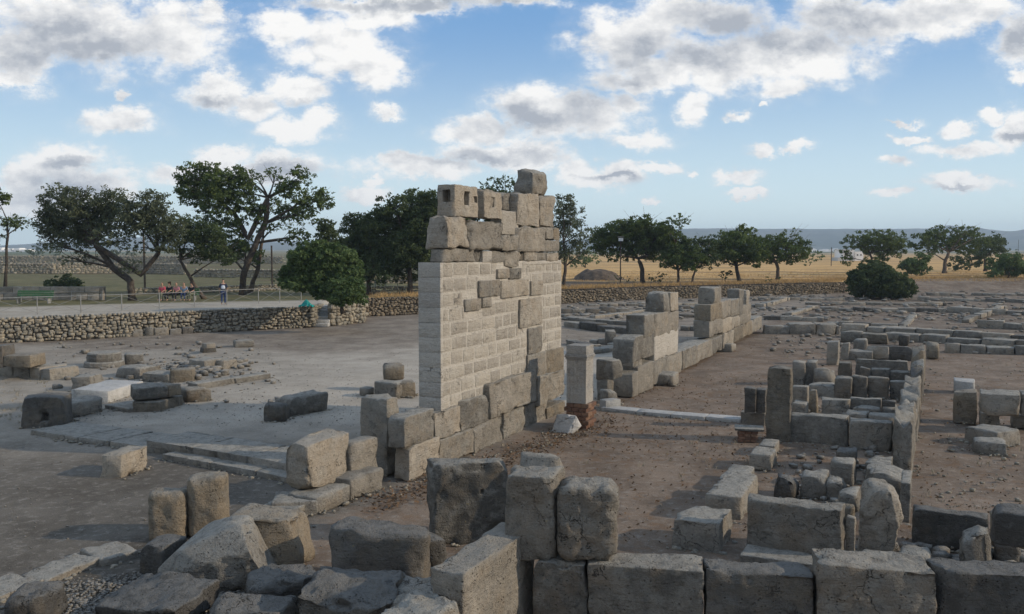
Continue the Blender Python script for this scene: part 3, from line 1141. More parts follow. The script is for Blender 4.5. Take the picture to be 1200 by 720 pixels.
for i, (xl, yt, xr, yb, th, of, mt) in enumerate(TOP):
    big_ = (xr - xl) * (yb - yt) > 500
    kw = dict(rough=1.5 if big_ else 1.2, chips=5 if big_ else 3, cell=0.10, rnd=0.09 if big_ else 0.05, seed=900 + i * 13)
    if yt == 196:
        kw['taper'] = 0.16
    wstone(TWALL, xl, yt, xr, yb, th, mt, OFF + of, **kw)


def cut(o, me):
    """cut a socket into a stone"""
    c = me.build('cutter', None)
    bpy.context.view_layer.update()
    md = o.modifiers.new('cut', 'BOOLEAN')
    md.object = c
    md.solver = 'EXACT'
    dg = bpy.context.evaluated_depsgraph_get()
    nm = bpy.data.meshes.new_from_object(o.evaluated_get(dg))
    o.modifiers.clear()
    if len(nm.vertices) > 20:
        o.data = nm
    bpy.data.objects.remove(c)


def hole_block(par, off, xl, yt, xr, yb, thick, mat, holes, holes_end=()):
    """squared block with real sockets cut in: built as a slab grid around the openings"""
    o = wstone(par, xl, yt, xr, yb, thick, mat, off, rough=0.8, chips=2, cell=0.10, rnd=0.06, seed=77 + xl)
    dims = o.dimensions
    cuts = []
    for (u0, u1, w0, w1, face) in list(holes) + list(holes_end):
        me = MB()
        s0, zt = WS(xl, yt, off)
        _, zb = WS(xl, yb, off)
        s1, _ = WS(xr, yb, off)
        if face == 'f':
            c = WW(s0 + (s1 - s0) * (u0 + u1) / 2, zb + (zt - zb) * (w0 + w1) / 2, off)
            me.box(c, ((s1 - s0) * (u1 - u0), 0.36, (zt - zb) * (w1 - w0)), math.atan2(U.y, U.x))
        else:
            c = WW(s0, zb + (zt - zb) * (w0 + w1) / 2, off) - Vv * thick * (1 - (u0 + u1) / 2)
            me.box(c, (0.5, thick * (u1 - u0), (zt - zb) * (w1 - w0)), math.atan2(U.y, U.x))
        cuts.append(me)
    for me in cuts:
        cut(o, me)
    return o


hole_block(TWALL, OFF + 0.02, 533, 215, 561, 254, 0.50, 'beige', [(0.38, 0.58, 0.38, 0.80, 'f'), (0.80, 0.95, 0.48, 0.68, 'f')], [(0.30, 0.72, 0.45, 0.82, 'e')])
hole_block(TWALL, OFF + 0.03, 568, 223, 588.5, 256, 0.5, 'beige', [(0.35, 0.55, 0.42, 0.78, 'f')])
# old lower courses
LOW = [
    (480, 524, 516, 564, 0.42, 0.02), (516, 516, 556, 548, 0.6, -.02), (556, 498, 590, 533, 0.7, 0.02), (590.5, 485, 616, 519, 0.6, -.02), (616, 476, 641, 510, 0.6, -.10),
    (474, 489, 509, 527, 0.46, 0.0), (509.5, 485, 541, 517, 0.8, -.03), (541.5, 471, 575, 506, 0.8, 0.0), (575, 450.5, 630, 491, 0.9, 0.06), (630.5, 442, 662, 476, 0.8, 0.0),
    (641, 478, 663, 503, 0.6, -.06),
]
for i, (xl, yt, xr, yb, th, of) in enumerate(LOW):
    wstone(TWALL, xl, yt, xr, yb, th, ['beige', 'grey', 'beige', 'grey'][i % 4] if xl < 640 else 'warm', of, cell=0.09, rough=0.85, rnd=0.05, chips=2)

# ------------------------------------------------------------------ stones in front of the wall's near end
LEDGE = empty('low_stone_ledge', G(352, 594), 'low ledge of weathered stones under the two lit blocks', 'wall footing')
B(372, 601, 412, 585, 583, 0.8, M['grey'], parent=LEDGE, rnd=.12, chips=3)
B(412, 585, 450, 570, 562, 0.8, M['beige'], parent=LEDGE, rnd=.12, chips=3)
B(318, 604, 372, 601, 590, 0.9, M['grey'], parent=LEDGE, rnd=.06)
zl = 0.30
B(363, 578, 411, 558, 521, 0.62, M['beige'], zl, label='large lit stone block leaning at the left end of the ledge', chips=3)
B(412, 559, 444, 549, 521, 0.55, M['beige'], zl, label='smaller rounded block between the leaning block and the upright stone', rnd=.12, chips=3)
B(422, 552, 455, 557, 464, 0.46, M['grey'], name='upright_stone', label='upright rectangular stone pillar beside the tall wall', cat='standing stone', rnd=.05, chips=3)
B(346, 620, 362, 616, 607, 0.4, M['grey'], label='small flat stone on the ground below the ledge', rnd=.1)
B(306, 602, 348, 606, 593, 1.0, M['grey'], label='flat grey slab lying left of the ledge stones', rnd=.06, chips=3, z0=0.02)

# rough stones behind the upright one
B(438, 463, 465, 466, 447, 0.7, M['grey'], label='rounded grey block under the perched yellow rock', rnd=.15)
B(466, 465, 487, 464, 448, 0.6, M['warm'], label='small brown block right of the perched rock', rnd=.12)
B(450, 447, 474, 446, 427, 0.5, M['warm'], 0.33, name='rock', label='yellowish rock perched on the grey blocks near the wall', cat='rock', rnd=.2, rough=2.2, chips=5)
B(420, 462, 431, 463, 454, 0.4, M['grey'], name='rock', label='small grey stone left of the perched rock pile', cat='rock', rnd=.15, rough=1.5)
B(309, 494, 334, 494, 475, 0.7, M['dark'], name='rock', label='small rounded dark rock beside the flat boulder on the plaza', cat='rock', rnd=.22, rough=1.4)
B(338, 488, 386, 480, 467, 0.9, M['grey'], name='rock', label='wide flat topped boulder on the plaza left of the tall wall', cat='rock', rnd=.18, rough=1.5, chips=4)

# kerb slabs leading left: two shallow steps
STEP = empty('shallow_stone_steps', G(36, 507), 'two long shallow steps of grey slabs across the earth', 'steps')
for a, b in zip([(36, 509), (92, 517), (128, 522)], [(90, 517), (127, 522), (176, 529)]):
    B(a[0], a[1], b[0], b[1], a[1] - 4.5, 1.5, M['grey'], parent=STEP, name='slab', rnd=.03, chips=1)
for a, b in zip([(172, 521), (225, 530), (290, 540)], [(224, 530), (289, 540), (350, 552)]):
    B(a[0], a[1] + 1, b[0], b[1] + 1, a[1] - 5.5, 1.35, M['grey'], 0.16, parent=STEP, name='slab', rnd=.035, chips=1, sink=.2)
for a, b in zip([(190, 536), (246, 546), (300, 556)], [(245, 546), (299, 556), (352, 567)]):
    B(a[0], a[1] + 2, b[0], b[1] + 2, a[1] - 4, 0.9, M['grey'], 0.0, parent=STEP, name='slab', rnd=.035, chips=1)
B(142, 560, 175, 547, 534, 0.55, M['beige'], label='lone pale squared block on the bare earth at left', rnd=.05, chips=2)

# ------------------------------------------------------------------ blocks lying on the plaza, far left
o = B(25, 501, 76, 499, 467, 1.0, M['dark'], label='big dark squared block with a small square socket, nearest the left edge of the plaza', rnd=.1, chips=3)
cut(o, MB().box(G(52.5, 500) + Vector((0, 0.05, .28)), (0.20, 0.35, 0.24)))
B(78, 490, 122, 481, 473, 0.8, M['grey'], label='low dark rounded stone right of the socketed block', rnd=.16, chips=3, rough=1.3)
B(126, 472, 168, 459, 459, 1.3, M['pale'], name='stone_slab', label='pale flat slab with crisp edges among the dark plaza blocks', rnd=.03, chips=1, rough=.5, tilt=(0.04, 0))
B(83, 458, 106, 458, 442, 1.1, M['grey'], label='squared grey block with a pale end left of the flat slab', rnd=.08)
L1 = empty('low_block_wall', G(3, 442), 'two courses of yellowish blocks at the left edge of the plaza', 'ruined wall')
for i, (a, b) in enumerate([((-12, 441), (14, 442)), ((15, 442), (34, 443.5)), ((35, 443.5), (46, 444.5)), ((47, 444.5), (58, 446))]):
    B(a[0], a[1], b[0], b[1], a[1] - 13, 1.3, M['grey' if i % 2 else 'beige'], parent=L1, rnd=.06)
B(3, 431, 36, 431, 417, 1.2, M['warm'], 0.52, parent=L1, rnd=.08, chips=3)
B(-10, 431, 3, 431, 406, 1.0, M['dark'], 0.52, parent=L1, rnd=.06)
cb = G(116, 431)


def disc_stone(par, c, r, h, mat, seg=20):
    V, Fc = [], []
    prof = [(0.0, 0.0), (r, 0.0), (r * 1.03, h * .35), (r * 1.0, h * .85), (r * .93, h), (0, h * 1.01)]
    R = np.random.RandomState(int(r * 100))
    wob = [1 + R.uniform(-.04, .03) for _ in range(seg)]
    for (rr, z) in prof:
        for k in range(seg):
            t = 2 * math.pi * k / seg
            V.append((c.x + rr * wob[k] * math.cos(t), c.y + rr * wob[k] * math.sin(t), c.z + z))
    for i in range(len(prof) - 1):
        for k in range(seg):
            k2 = (k + 1) % seg
            Fc.append((i * seg + k, i * seg + k2, (i + 1) * seg + k2, (i + 1) * seg + k))
    mb = MB()
    mb.V, mb.F = V, Fc
    return mb.build('drum', mat, par, smooth=False)


CBASE = empty('column_base', cb, 'round two tiered stone column base lying on the plaza', 'column base')
disc_stone(CBASE, Vector((cb.x, cb.y + .5, -.05)), 0.83, 0.30, M['grey'])
disc_stone(CBASE, Vector((cb.x, cb.y + .5, .25)), 0.70, 0.38, M['grey'])
B(146, 427, 168, 426, 416, 1.0, M['grey'], label='dark rounded block behind the round column base', rnd=.15)
L2 = empty('low_block_wall', G(136, 443), 'broken row of dark blocks running right behind the pale slab', 'ruined wall')
for (xa, ya, xb, yb, yt, d, m_) in [(135, 442, 164, 444, 430, 1.2, 'grey'), (165, 446, 199, 448, 437, 1.0, 'grey'), (199, 448, 227, 447, 434, 0.9, 'warm'), (240, 434, 262, 431, 423, 1.2, 'grey'), (262, 433, 280, 430, 423, 1.0, 'beige')]:
    B(xa, ya, xb, yb, yt, d, M[m_], parent=L2, rnd=.12, chips=3, rough=1.3)
L3 = empty('low_block_wall', G(155, 483), 'two stacked courses of brown blocks in front of the pale slab', 'ruined wall')
B(155, 483, 186, 482, 472, 1.2, M['warm'], parent=L3, rnd=.08)
B(187, 482, 216, 473, 471, 1.0, M['warm'], parent=L3, rnd=.1)
B(156, 470, 197, 467, 455, 1.0, M['mid'], 0.36, parent=L3, rnd=.12, chips=4)
B(198, 466, 213, 463, 452, 0.9, M['warm'], 0.36, parent=L3, rnd=.12, chips=4)
B(216, 472, 249, 469, 457, 1.0, M['mid'], name='rock', label='wedge shaped dark rock at the right end of the stacked brown blocks', cat='rock', rnd=.14, chips=6, rough=1.8)
B(122, 478, 152, 483, 474, 1.2, M['grey'], name='stone_slab', label='low half buried slab beside the stacked brown blocks', rnd=.1)
L4 = empty('stone_kerb', G(232, 458), 'low straight kerb of grey slabs ending right of the plaza blocks', 'kerb')
B(232, 457, 275, 450, 450, 0.6, M['grey'], parent=L4, name='slab', rnd=.06)
B(276, 450, 318, 443, 444, 0.6, M['grey'], parent=L4, name='slab', rnd=.06)
B(238, 414, 254, 413, 408, 0.7, M['dark'], label='small low block on the plaza with a pale one on top', rnd=.1)
B(242, 409, 253, 408, 403, 0.5, M['beige'], 0.30, label='little pale block sitting on a small dark one in the plaza', rnd=.1)
B(275, 407, 298, 406, 400, 0.9, M['grey'], name='rock', label='low broken pale rocks farthest right on the plaza', cat='rock', rnd=.15, rough=2)
L5 = empty('low_block_wall', G(135, 394), 'row of low grey blocks at the foot of the dry stone wall', 'wall footing')
for (xa, xb, yt) in [(135, 154, 387), (155, 168, 386), (169, 180, 384), (181, 198, 385), (199, 213, 386), (214, 227, 384)]:
    B(xa, 395 - (xa - 135) * .04, xb, 395 - (xb - 135) * .04, yt, 0.9, M['grey' if xa % 2 else 'dark'], parent=L5, rnd=.12, chips=3)

# ------------------------------------------------------------------ foreground left
def drum_pillar(xc, wpx, yb_, yt, label, seed):
    A = G(xc - wpx / 2, yb_)
    Bq = G(xc + wpx / 2, yb_)
    L = (Bq - A).length
    Ht = ztop(A.x, A.y, yt)
    p, f = stone_verts(L, L * .9, Ht + .1, seed, 0.06, rough=1.0, rnd=L * .33, chips=1)
    # round the plan
    c = p[:, :2] - np.array([L / 2, L * .45])
    r = np.linalg.norm(c, axis=1)
    lim = L * 0.54
    k = np.where(r > lim, (lim + (r - lim) * .25) / np.maximum(r, 1e-6), 1)
    p[:, :2] = c * k[:, None] + np.array([L / 2, L * .45])
    o = mesh_obj('round_pillar', p, f, M['warm'], None, (A.x, A.y, -.1), (0, 0, 0.12), smooth=True)
    return tag(o, label, 'pillar stump')


drum_pillar(193, 45, 636, 580, 'shorter pitted pillar stump, left one of the touching pair', 31)
drum_pillar(240, 45, 632, 561, 'taller rounded pillar stump, right one of the touching pair', 32)
o = B(184, 690, 306, 696, 618, 1.0, M['grey'], name='boulder', label='big jagged grey boulder in front of the two pillar stumps', cat='boulder', rnd=.2, chips=11, rough=2.1, cell=.06, seed=4242)
B(163, 672, 190, 678, 636, 0.6, M['dark'], label='dark block wedged left of the big jagged boulder', rnd=.08, chips=3)
B(268, 668, 345, 674, 606, 0.95, M['warm'], label='big brown block with its lit end between boulder and dark block', rnd=.09, chips=4, rough=1.2)
B(386, 688, 496, 694, 623, 0.8, M['dark'], label='long dark block alone in the middle foreground', rnd=.12, chips=3, rough=1.2)
B(500, 672, 526, 668, 632, 0.55, M['dark'], label='small dark stone against the right end of the long dark block', rnd=.14, chips=5, rough=1.5)
# gravel bed
GR = empty('paving_edge', G(0, 715), 'long diagonal kerb slabs edging the gravel at bottom left', 'kerb')
B(-60, 728, 52, 684, 722, 0.75, M['grey'], parent=GR, name='slab', rnd=.04, chips=2, sink=.15, z0=.0)
B(54, 686, 122, 658, 680, 0.6, M['grey'], parent=GR, name='slab', rnd=.04, chips=2, sink=.15, z0=.0)
B(118, 664, 164, 652, 656, 0.8, M['grey'], parent=GR, name='slab', rnd=.1, chips=3, sink=.15, z0=.0)
B(108, 722, 208, 742, 706, 0.95, M['dark'], name='stone_slab', label='tilted rough slab in the gravel at the bottom left', rnd=.1, chips=5, rough=2.2, wob=.5, tilt=(.10, -.05))
B(2, 742, 60, 738, 704, 0.8, M['dark'], name='boulder', label='weathered lump of stone in the bottom left corner', cat='boulder', rnd=.25, chips=5, rough=2)
B(292, 716, 376, 704, 688, 0.7, M['dark'], name='rock', label='low dark rock below the big brown block', cat='rock', rnd=.2, chips=6, rough=2, tilt=(.1, 0))
B(236, 742, 330, 748, 712, 0.7, M['dark'], name='rock', label='rough rock at the bottom edge below the boulder', cat='rock', rnd=.2, chips=6, rough=2)
B(352, 744, 452, 752, 702, 1.25, M['dark'], name='stone_slab', label='big flat dark slab leaning down at the bottom edge', rnd=.08, chips=4, rough=2.2, wob=.5, tilt=(.12, .05))
B(456, 752, 552, 752, 704, 1.0, M['mid'], name='rock', label='broken rock top at the bottom edge beside the lit wall', cat='rock', rnd=.2, chips=7, rough=2)

# ------------------------------------------------------------------ foreground wall
NW = empty('low_foreground_wall', G(625, 735), 'long foreground wall of big dark blocks across the bottom right', 'ruined wall')
za = 1.0
# x left,y front top edge at left, x right, y at right, extra height, mat
A0 = G(625, 657, za)
A1 = G(1215, 690, za)
edir = (A1 - A0).normalized()


def on_line(px, z=za, off=0.0):
    d = ray(px, 680)
    nrm = Vector((-edir.y, edir.x, 0))
    o0 = A0 + nrm * off
    # solve A = t*(dx,dy) on the line
    dx, dy = d.x, d.y
    den = dx * edir.y - dy * edir.x
    t = (o0.x * edir.y - o0.y * edir.x) / den
    return Vector((dx * t, dy * t, 0))


for (xl, xr, ht, dep, mt, of) in [(625, 688, 0.98, 0.62, 'mid', 0.02), (688.5, 826, 1.0, 0.62, 'mid', 0.0), (826.5, 957.5, 0.98, 0.60, 'dark', 0.01), (958, 1099, 1.17, 0.66, 'mid', -.05), (1100, 1262, 1.15, 0.66, 'dark', -.02)]:
    a, b = on_line(xl, off=of), on_line(xr, off=of)
    o = stone('stone_block', a, edir, (b - a).length - .015, dep, ht, M[mt], NW, sink=.25, cell=.05, rnd=.045, chips=3, rough=.85)
    o['wallx'] = xl
# carved marks on the tall block
blk4 = [c for c in NW.children if c.get('wallx') == 958][0]
for c in NW.children:
    if 'wallx' in c: del c['wallx']


def carve_strokes(o, origin, e, strokes, w=0.018, depth=0.05):
    nrm = Vector((e.y, -e.x, 0))
    for (x0, z0, x1, z1) in strokes:
        p = origin + e * ((x0 + x1) / 2) + Vector((0, 0, (z0 + z1) / 2))
        L = math.hypot(x1 - x0, z1 - z0) + w
        an = math.atan2(z1 - z0, x1 - x0)
        me = MB()
        V = []
        for sx in (-1, 1):
            for sy in (-1, 1):
                for sz in (-1, 1):
                    lx, lz = sx * L / 2, sz * w / 2
                    rx, rz = lx * math.cos(an) - lz * math.sin(an), lx * math.sin(an) + lz * math.cos(an)
                    V.append(p + e * rx + nrm * (sy * depth) + Vector((0, 0, rz)))
        me.add((V, [(0, 1, 3, 2), (4, 6, 7, 5), (0, 4, 5, 1), (2, 3, 7, 6), (0, 2, 6, 4), (1, 5, 7, 3)]))
        cut(o, me)


o_ = on_line(985, off=-.05) + Vector((0, 0, 0.74))
carve_strokes(blk4, o_, edir, [(0, 0, 0, .11), (0, .11, .06, .11), (.06, .11, .09, .08), (.09, .08, .09, .03), (.09, .03, .06, 0), (.06, 0, 0, 0),
                               (.17, 0, .17, .11), (.17, .11, .23, 0), (.23, 0, .23, .11), (.29, .055, .37, .055), (.33, .015, .33, .095)])
# second course of the foreground wall
zb2 = 1.0
def on2(px, off=0.0):
    return on_line(px, off=off)
a, b = on2(590, .0), on2(657, .0)
e2 = (on2(657, .05) - on2(588, .28)).normalized()
S1 = stone('stone_block', Vector((*on2(588, .14).xy, zb2 - .06)), (on2(653, .04) - on2(588, .14)).normalized(), (on2(651, .04) - on2(588, .14)).length - .03, 0.60, 1.20, M['mid'], NW, cell=.05, rnd=.09, chips=3, rough=1.1)
a, b = on2(652, .03), on2(722, .03)
S2 = stone('stone_block', Vector((*a.xy, zb2)), edir, (b - a).length, 0.62, 1.04, M['mid'], NW, cell=.05, rnd=.25, chips=4, rough=1.2)
# the large block with two sockets
o = B(506, 638, 596, 633, 543, 0.75, M['mid'], 0.0, label='tall dark block with a carved square mark, left of the foreground wall', rnd=.10, chips=4, rough=1.1, cell=.05)
q = G(506, 640); q2 = G(592, 634); e_ = (q2 - q).normalized()
Lw = (q2 - q).length
carve_strokes(o, q + e_ * Lw * .56 + Vector((0, 0, .50)), e_, [(0, 0, 0, .14), (0, .14, .12, .14), (.12, .14, .12, 0), (.12, 0, 0, 0)], .016, .05)
cut(o, MB().box(q + e_ * Lw * .68 + Vector((0, 0, .90)), (0.06, .18, .09)))
B(606, 636, 655, 640, 534, 0.5, M['beige'], 0.0, label='pale triangular stone just behind the foreground wall', rnd=.06, chips=6, rough=1.6)
# long lit block running away from the viewer
ZC = 1.3
A = Vector((G(545, 672, ZC).x, G(545, 672, ZC).y, 0))
E = Vector((G(627, 617, ZC).x, G(627, 617, ZC).y, 0))
eu = (E - A).normalized()
CW = empty('cross_wall', A, 'lit cross wall of pitted pale stone running into the foreground wall', 'ruined wall')
stone('stone_block', A, eu, (E - A).length, 0.50, ZC, M['beige'], CW, sink=.2, cell=.045, rnd=.05, chips=3, rough=.8)
stone('stone_block', A - eu * 1.15, eu, 1.12, 0.70, 1.0, M['grey'], CW, sink=.2, cell=.05, rnd=.14, chips=6, rough=1.7)
stone('stone_block', A - eu * 2.4, eu, 1.2, 0.8, 0.95, M['grey'], CW, sink=.2, cell=.06, rnd=.16, chips=6, rough=1.7)

# ------------------------------------------------------------------ small column and things by the threshold
def prism(par, name, c, w, d, z0, z1, mat, rz, inset=0.0, bev=0.01):
    mb = MB()
    mb.box((c.x, c.y, (z0 + z1) / 2), (w, d, z1 - z0), rz)
    o = mb.build(name, mat, par)
    if bev:
        m = o.modifiers.new('b', 'BEVEL'); m.width = bev; m.segments = 2
    return o


ca = G(663, 501)
cw = (G(687, 502) - ca).length
rz = -UA
# shaft footprint: front face along V from ca
cc = ca + Vv * (cw / 2 + .02) + U * (cw / 2)
PIL = empty('pilaster', cc, 'fluted pale pilaster standing on red brick beside the tall wall', 'pilaster')
zs = ztop(cc.x, cc.y, 471)
zc = ztop(cc.x, cc.y, 418)
zt_ = ztop(cc.x, cc.y, 404)
nb = 6
for k in range(nb):   # brick courses, bricks one by one
    h0 = zs * k / nb
    for j in range(3):
        for f_ in range(2):
            w_ = (cw + .10) / 3
            prism(PIL, 'brick', cc + Vv * ((j - 1) * w_ + (0.05 if k % 2 else -.02)) + U * ((f_ - .5) * (cw + .08) / 2), w_ - .012, (cw + .08) / 2 - .012, h0 + .006, h0 + zs / nb - .006, M['red'], rz, bev=.006)
# fluted shaft
V_, F_ = [], []
n = 40
ring = []
hw = cw / 2
for side in range(4):
    for k in range(10):
        t = k / 10
        fl = -0.006 * (1 - math.cos(2 * math.pi * t * 5)) * (1 if .08 < t < .92 else 0)
        a_, b_ = -hw + 2 * hw * t, -hw - fl * 1.0
        for _ in range(side):
            a_, b_ = -b_, a_
        ring.append((a_, b_))
for z in (zs, zc - .06):
    for (a_, b_) in ring:
        q = cc + Vv * a_ + U * b_
        V_.append((q.x, q.y, z))
m_ = len(ring)
F_ = [(k, (k + 1) % m_, m_ + (k + 1) % m_, m_ + k) for k in range(m_)] + [tuple(range(m_, 2 * m_))]
mb = MB(); mb.V, mb.F = V_, F_
mb.build('shaft', M['shaft'], PIL)
for (z0_, z1_, ex) in [(zc - .06, zc, .03), (zc, zc + .05, .055), (zc + .05, zc + .09, .035), (zc + .09, zt_, .01)]:
    prism(PIL, 'moulding' if ex > .02 else 'capital', cc, cw + ex * 2, cw + ex * 2, z0_ + .001, z1_, M['shaft'], rz, bev=.012)
B(646, 505, 672, 509, 486, 0.5, M['pale'], name='broken_capital', label='broken angular lump of pale marble at the foot of the pilaster', cat='carved stone', rnd=.05, chips=9, rough=2.0, cell=.05)
TH_ = empty('marble_threshold', G(703, 483), 'long pale marble threshold strip across the brown earth', 'threshold')
for a, b in zip([(705, 481), (745, 485.5), (786, 489), (827, 492)], [(744, 485.5), (785, 489), (826, 492), (868, 494.5)]):
    B(a[0], a[1], b[0], b[1], a[1] - 3.5, 0.55, M['pale'], parent=TH_, name='slab', rnd=.02, chips=1, rough=.5)
B(702, 479, 710, 481, 468, 0.6, M['pale'], label='small moulded pale block at the left end of the threshold', rnd=.02, rough=.6)
B(711, 474, 727, 473, 459, 0.5, M['grey'], name='rock', label='small squat rock at the left end of the marble threshold', cat='rock', rnd=.12, rough=1.5)
J1 = empty('door_jamb', G(698, 473), 'stacked stones forming a jamb between the pilaster and the tall boulder', 'ruined wall')
B(699, 469, 712, 470, 444, 0.6, M['grey'], parent=J1, rnd=.05)
B(698, 445, 719, 447, 421, 0.7, M['grey'], .95, parent=J1, rnd=.12, chips=3)
B(709, 468, 719, 468, 446, 0.5, M['warm'], parent=J1, rnd=.08)
B(721, 461, 742, 463, 417, 0.8, M['grey'], name='upright_boulder', label='upright rounded boulder block at the end of the middle wall', cat='standing stone', rnd=.14, chips=4, rough=1.4)
B(751, 450, 791, 452, 436, 0.9, M['grey'], name='boulder', label='long low grey boulder lying in front of the middle wall', cat='boulder', rnd=.2, chips=5, rough=1.8)
B(841, 411, 858, 412, 403, 1.0, M['grey'], name='boulder', label='small dark boulder by the foot of the farther wall piece', cat='boulder', rnd=.15, rough=1.5)

# ------------------------------------------------------------------ middle wall: three standing pieces on one plinth
MW = empty('middle_ruined_wall', G(742, 467), 'row of standing wall fragments on a plinth beyond the tall wall', 'ruined wall')
MP0 = G(742, 466)
MP1 = G(893, 389)
mu = (MP1 - MP0).normalized()
mn = Vector((mu.y, -mu.x, 0))


def MS(px, py, off=0.0):
    d = ray(px, py)
    o = Vector((0, 0, H)) - (MP0 + mn * off)
    t = -(o.x * mn.x + o.y * mn.y) / (d.x * mn.x + d.y * mn.y)
    q = Vector((0, 0, H)) + d * t
    return (q - MP0).x * mu.x + (q - MP0).y * mu.y, q.z


def mstone(xl, yt, xr, yb, thick, mat, off=0.0, **kw):
    s0, z1 = MS(xl, yt, off)
    _, z0_ = MS(xl, yb, off)
    s1, _ = MS(xr, yb, off)
    z0_ = max(z0_, -.05)
    q = MP0 + mu * s0 + mn * off
    kw.setdefault('rnd', .05)
    kw.setdefault('rough', .8)
    return stone('stone_block', Vector((q.x, q.y, z0_)), mu, max(.15, s1 - s0 - .015), thick, z1 - z0_ - .012, M[mat], MW, cell=.2, **kw)


for a in [
    # plinth
    (742, 437, 748, 466, .9, 'beige'), (748, 430, 765, 463, .9, 'beige'), (765, 424, 783, 453, .9, 'grey'), (783, 418, 800, 444, .9, 'grey'), (800, 411, 818, 434, .9, 'grey'), (818, 404, 834, 425, .9, 'grey'),
    (834, 398, 848, 417, .9, 'grey'), (848, 391, 860, 409, .9, 'beige'), (860, 385, 871, 402, .9, 'warm'), (871, 379, 881, 396, .9, 'warm'), (881, 375, 893, 391, .9, 'grey'),
    # first piece
    (742, 396, 767, 426, .75, 'grey'), (767, 394, 795, 424, .6, 'mortar'), (742, 407, 743, 430, .5, 'grey'),
    (756, 369, 768, 396, .75, 'grey'), (768, 368, 783, 395, .7, 'beige'), (783, 367, 795.5, 391, .7, 'beige'),
    (778, 343, 786, 368, .75, 'grey'), (786, 343, 795, 366, .7, 'beige'),
    # second piece
    (832, 376, 847, 396, .8, 'beige'), (847, 374, 858, 391, .75, 'beige'), (858, 372, 867, 386, .75, 'beige'), (867, 370, 880, 382, .75, 'beige'),
    (833, 357, 846, 377, .8, 'warm'), (846, 353, 857, 374, .6, 'beige'), (857, 352, 866, 372, .6, 'grey'),
    (838, 337, 845, 357, .8, 'grey'), (867, 339, 871, 371, .7, 'grey'), (871, 358, 880, 371, .7, 'beige'), (875, 340, 878.5, 359, .6, 'beige'),
]:
    mstone(*a)
B(722, 431, 741, 433, 407, .8, M['grey'], 0.75, parent=MW, rnd=.05)
# small cube and blocks between tall wall and middle wall
B(710, 404, 722, 404, 388, .8, M['grey'], label='lone squared block left of the first standing wall fragment', rnd=.06)


# ------------------------------------------------------------------ rows of foundation blocks
def row(label, ax, ay, bx, by, hpx, wpx, dep, mats=('grey', 'dark', 'grey', 'beige'), seed=1, cat='wall footing', z0=0.0, gap=0.0, name='foundation_wall'):
    """a row of blocks on the ground from one picture point to another"""
    R = random.Random(seed)
    A, Bq = G(ax, ay, z0), G(bx, by, z0)
    e = Bq - A
    Ltot = e.length
    e.normalize()
    par = empty(name, A, label, cat)
    s = 0
    m_per_px = A.y / F
    while s < Ltot - 0.1:
        mpp = (A + e * s).y / F
        w = min(wpx * R.uniform(.6, 1.45) * mpp / max(.25, abs(e.x)) if abs(e.x) > .5 else wpx * R.uniform(.6, 1.4) * mpp * 1.6, Ltot - s)
        if w < .15:
            break
        if R.random() >= gap:
            h = hpx * mpp * R.uniform(.6, 1.0)
            p = A + e * s + Vector((-e.y, e.x, 0)) * R.uniform(-.07, .07)
            stone('stone_block', p, e, w - .02, dep * R.uniform(.8, 1.15), h, M[R.choice(mats)], par, sink=.06, cell=max(.12, A.y / F * 6), rnd=.07, chips=2, rough=1.2, seed=seed * 100 + int(s * 10))
        s += w
    return par


# wide rows beyond the right rooms (front to back)
row('front edge row of grey blocks right of the lone boulder', 1108, 413, 1215, 417, 12, 20, .8, seed=21)
row('long row of squared blocks crossing the right of the site', 985, 395, 1215, 409, 9, 26, .8, seed=22)
row('stepped upper row of long grey slabs behind the crossing row', 1030, 388, 1215, 400, 6, 28, .8, seed=23)
row('two course block wall crossing behind the brown earth court', 896, 391, 985, 392, 13, 24, .9, seed=24)
row('row of squared kerb blocks continuing the court wall to the right', 985, 388, 1150, 396, 9, 26, .9, seed=25)
row('diagonal row of pale slabs at the far right', 1136, 378, 1180, 362, 5, 12, .6, seed=26)
row('row of big slabs near the right edge behind the crossing rows', 1145, 384, 1215, 387, 9, 20, .8, seed=27)
row('short kerb of pale slabs running away left of the grass court', 927, 370, 960, 361, 4, 12, .6, mats=('grey', 'beige'), seed=28)
row('long kerb of slabs in front of the round dark bush', 962, 364, 1110, 366, 4.5, 18, .8, seed=29)
row('kerb behind the long slab kerb under the dark bush', 945, 357, 1110, 358, 3.5, 18, .8, seed=30)
row('short kerb dividing the two earthen courts', 1062, 385, 1075, 371, 3, 8, .5, mats=('grey', 'beige'), seed=31)
row('low slab kerb along the near side of the earthen court', 968, 381, 1060, 384, 5, 20, .7, seed=32)
row('scattered grey slabs left of the grass court', 895, 375, 965, 377, 5, 16, .8, gap=.2, seed=33)
row('pale kerb from the middle wall toward the court', 896, 361, 925, 352, 5, 10, .7, mats=('grey', 'beige'), seed=34)
row('line of slabs left of the court beneath the far brown wall', 890, 352, 990, 352, 3.5, 14, .8, gap=.15, seed=35)
row('far line of rough blocks right of the dark bush', 1075, 352, 1215, 355, 4, 14, .8, gap=.15, seed=36)
row('farther line of rough blocks right of the dark bush', 1072, 346, 1215, 347, 3.5, 12, .8, gap=.15, seed=37)
row('big rough blocks at the far right beyond the slab courts', 1110, 366, 1215, 370, 7, 18, .9, gap=.1, seed=38)
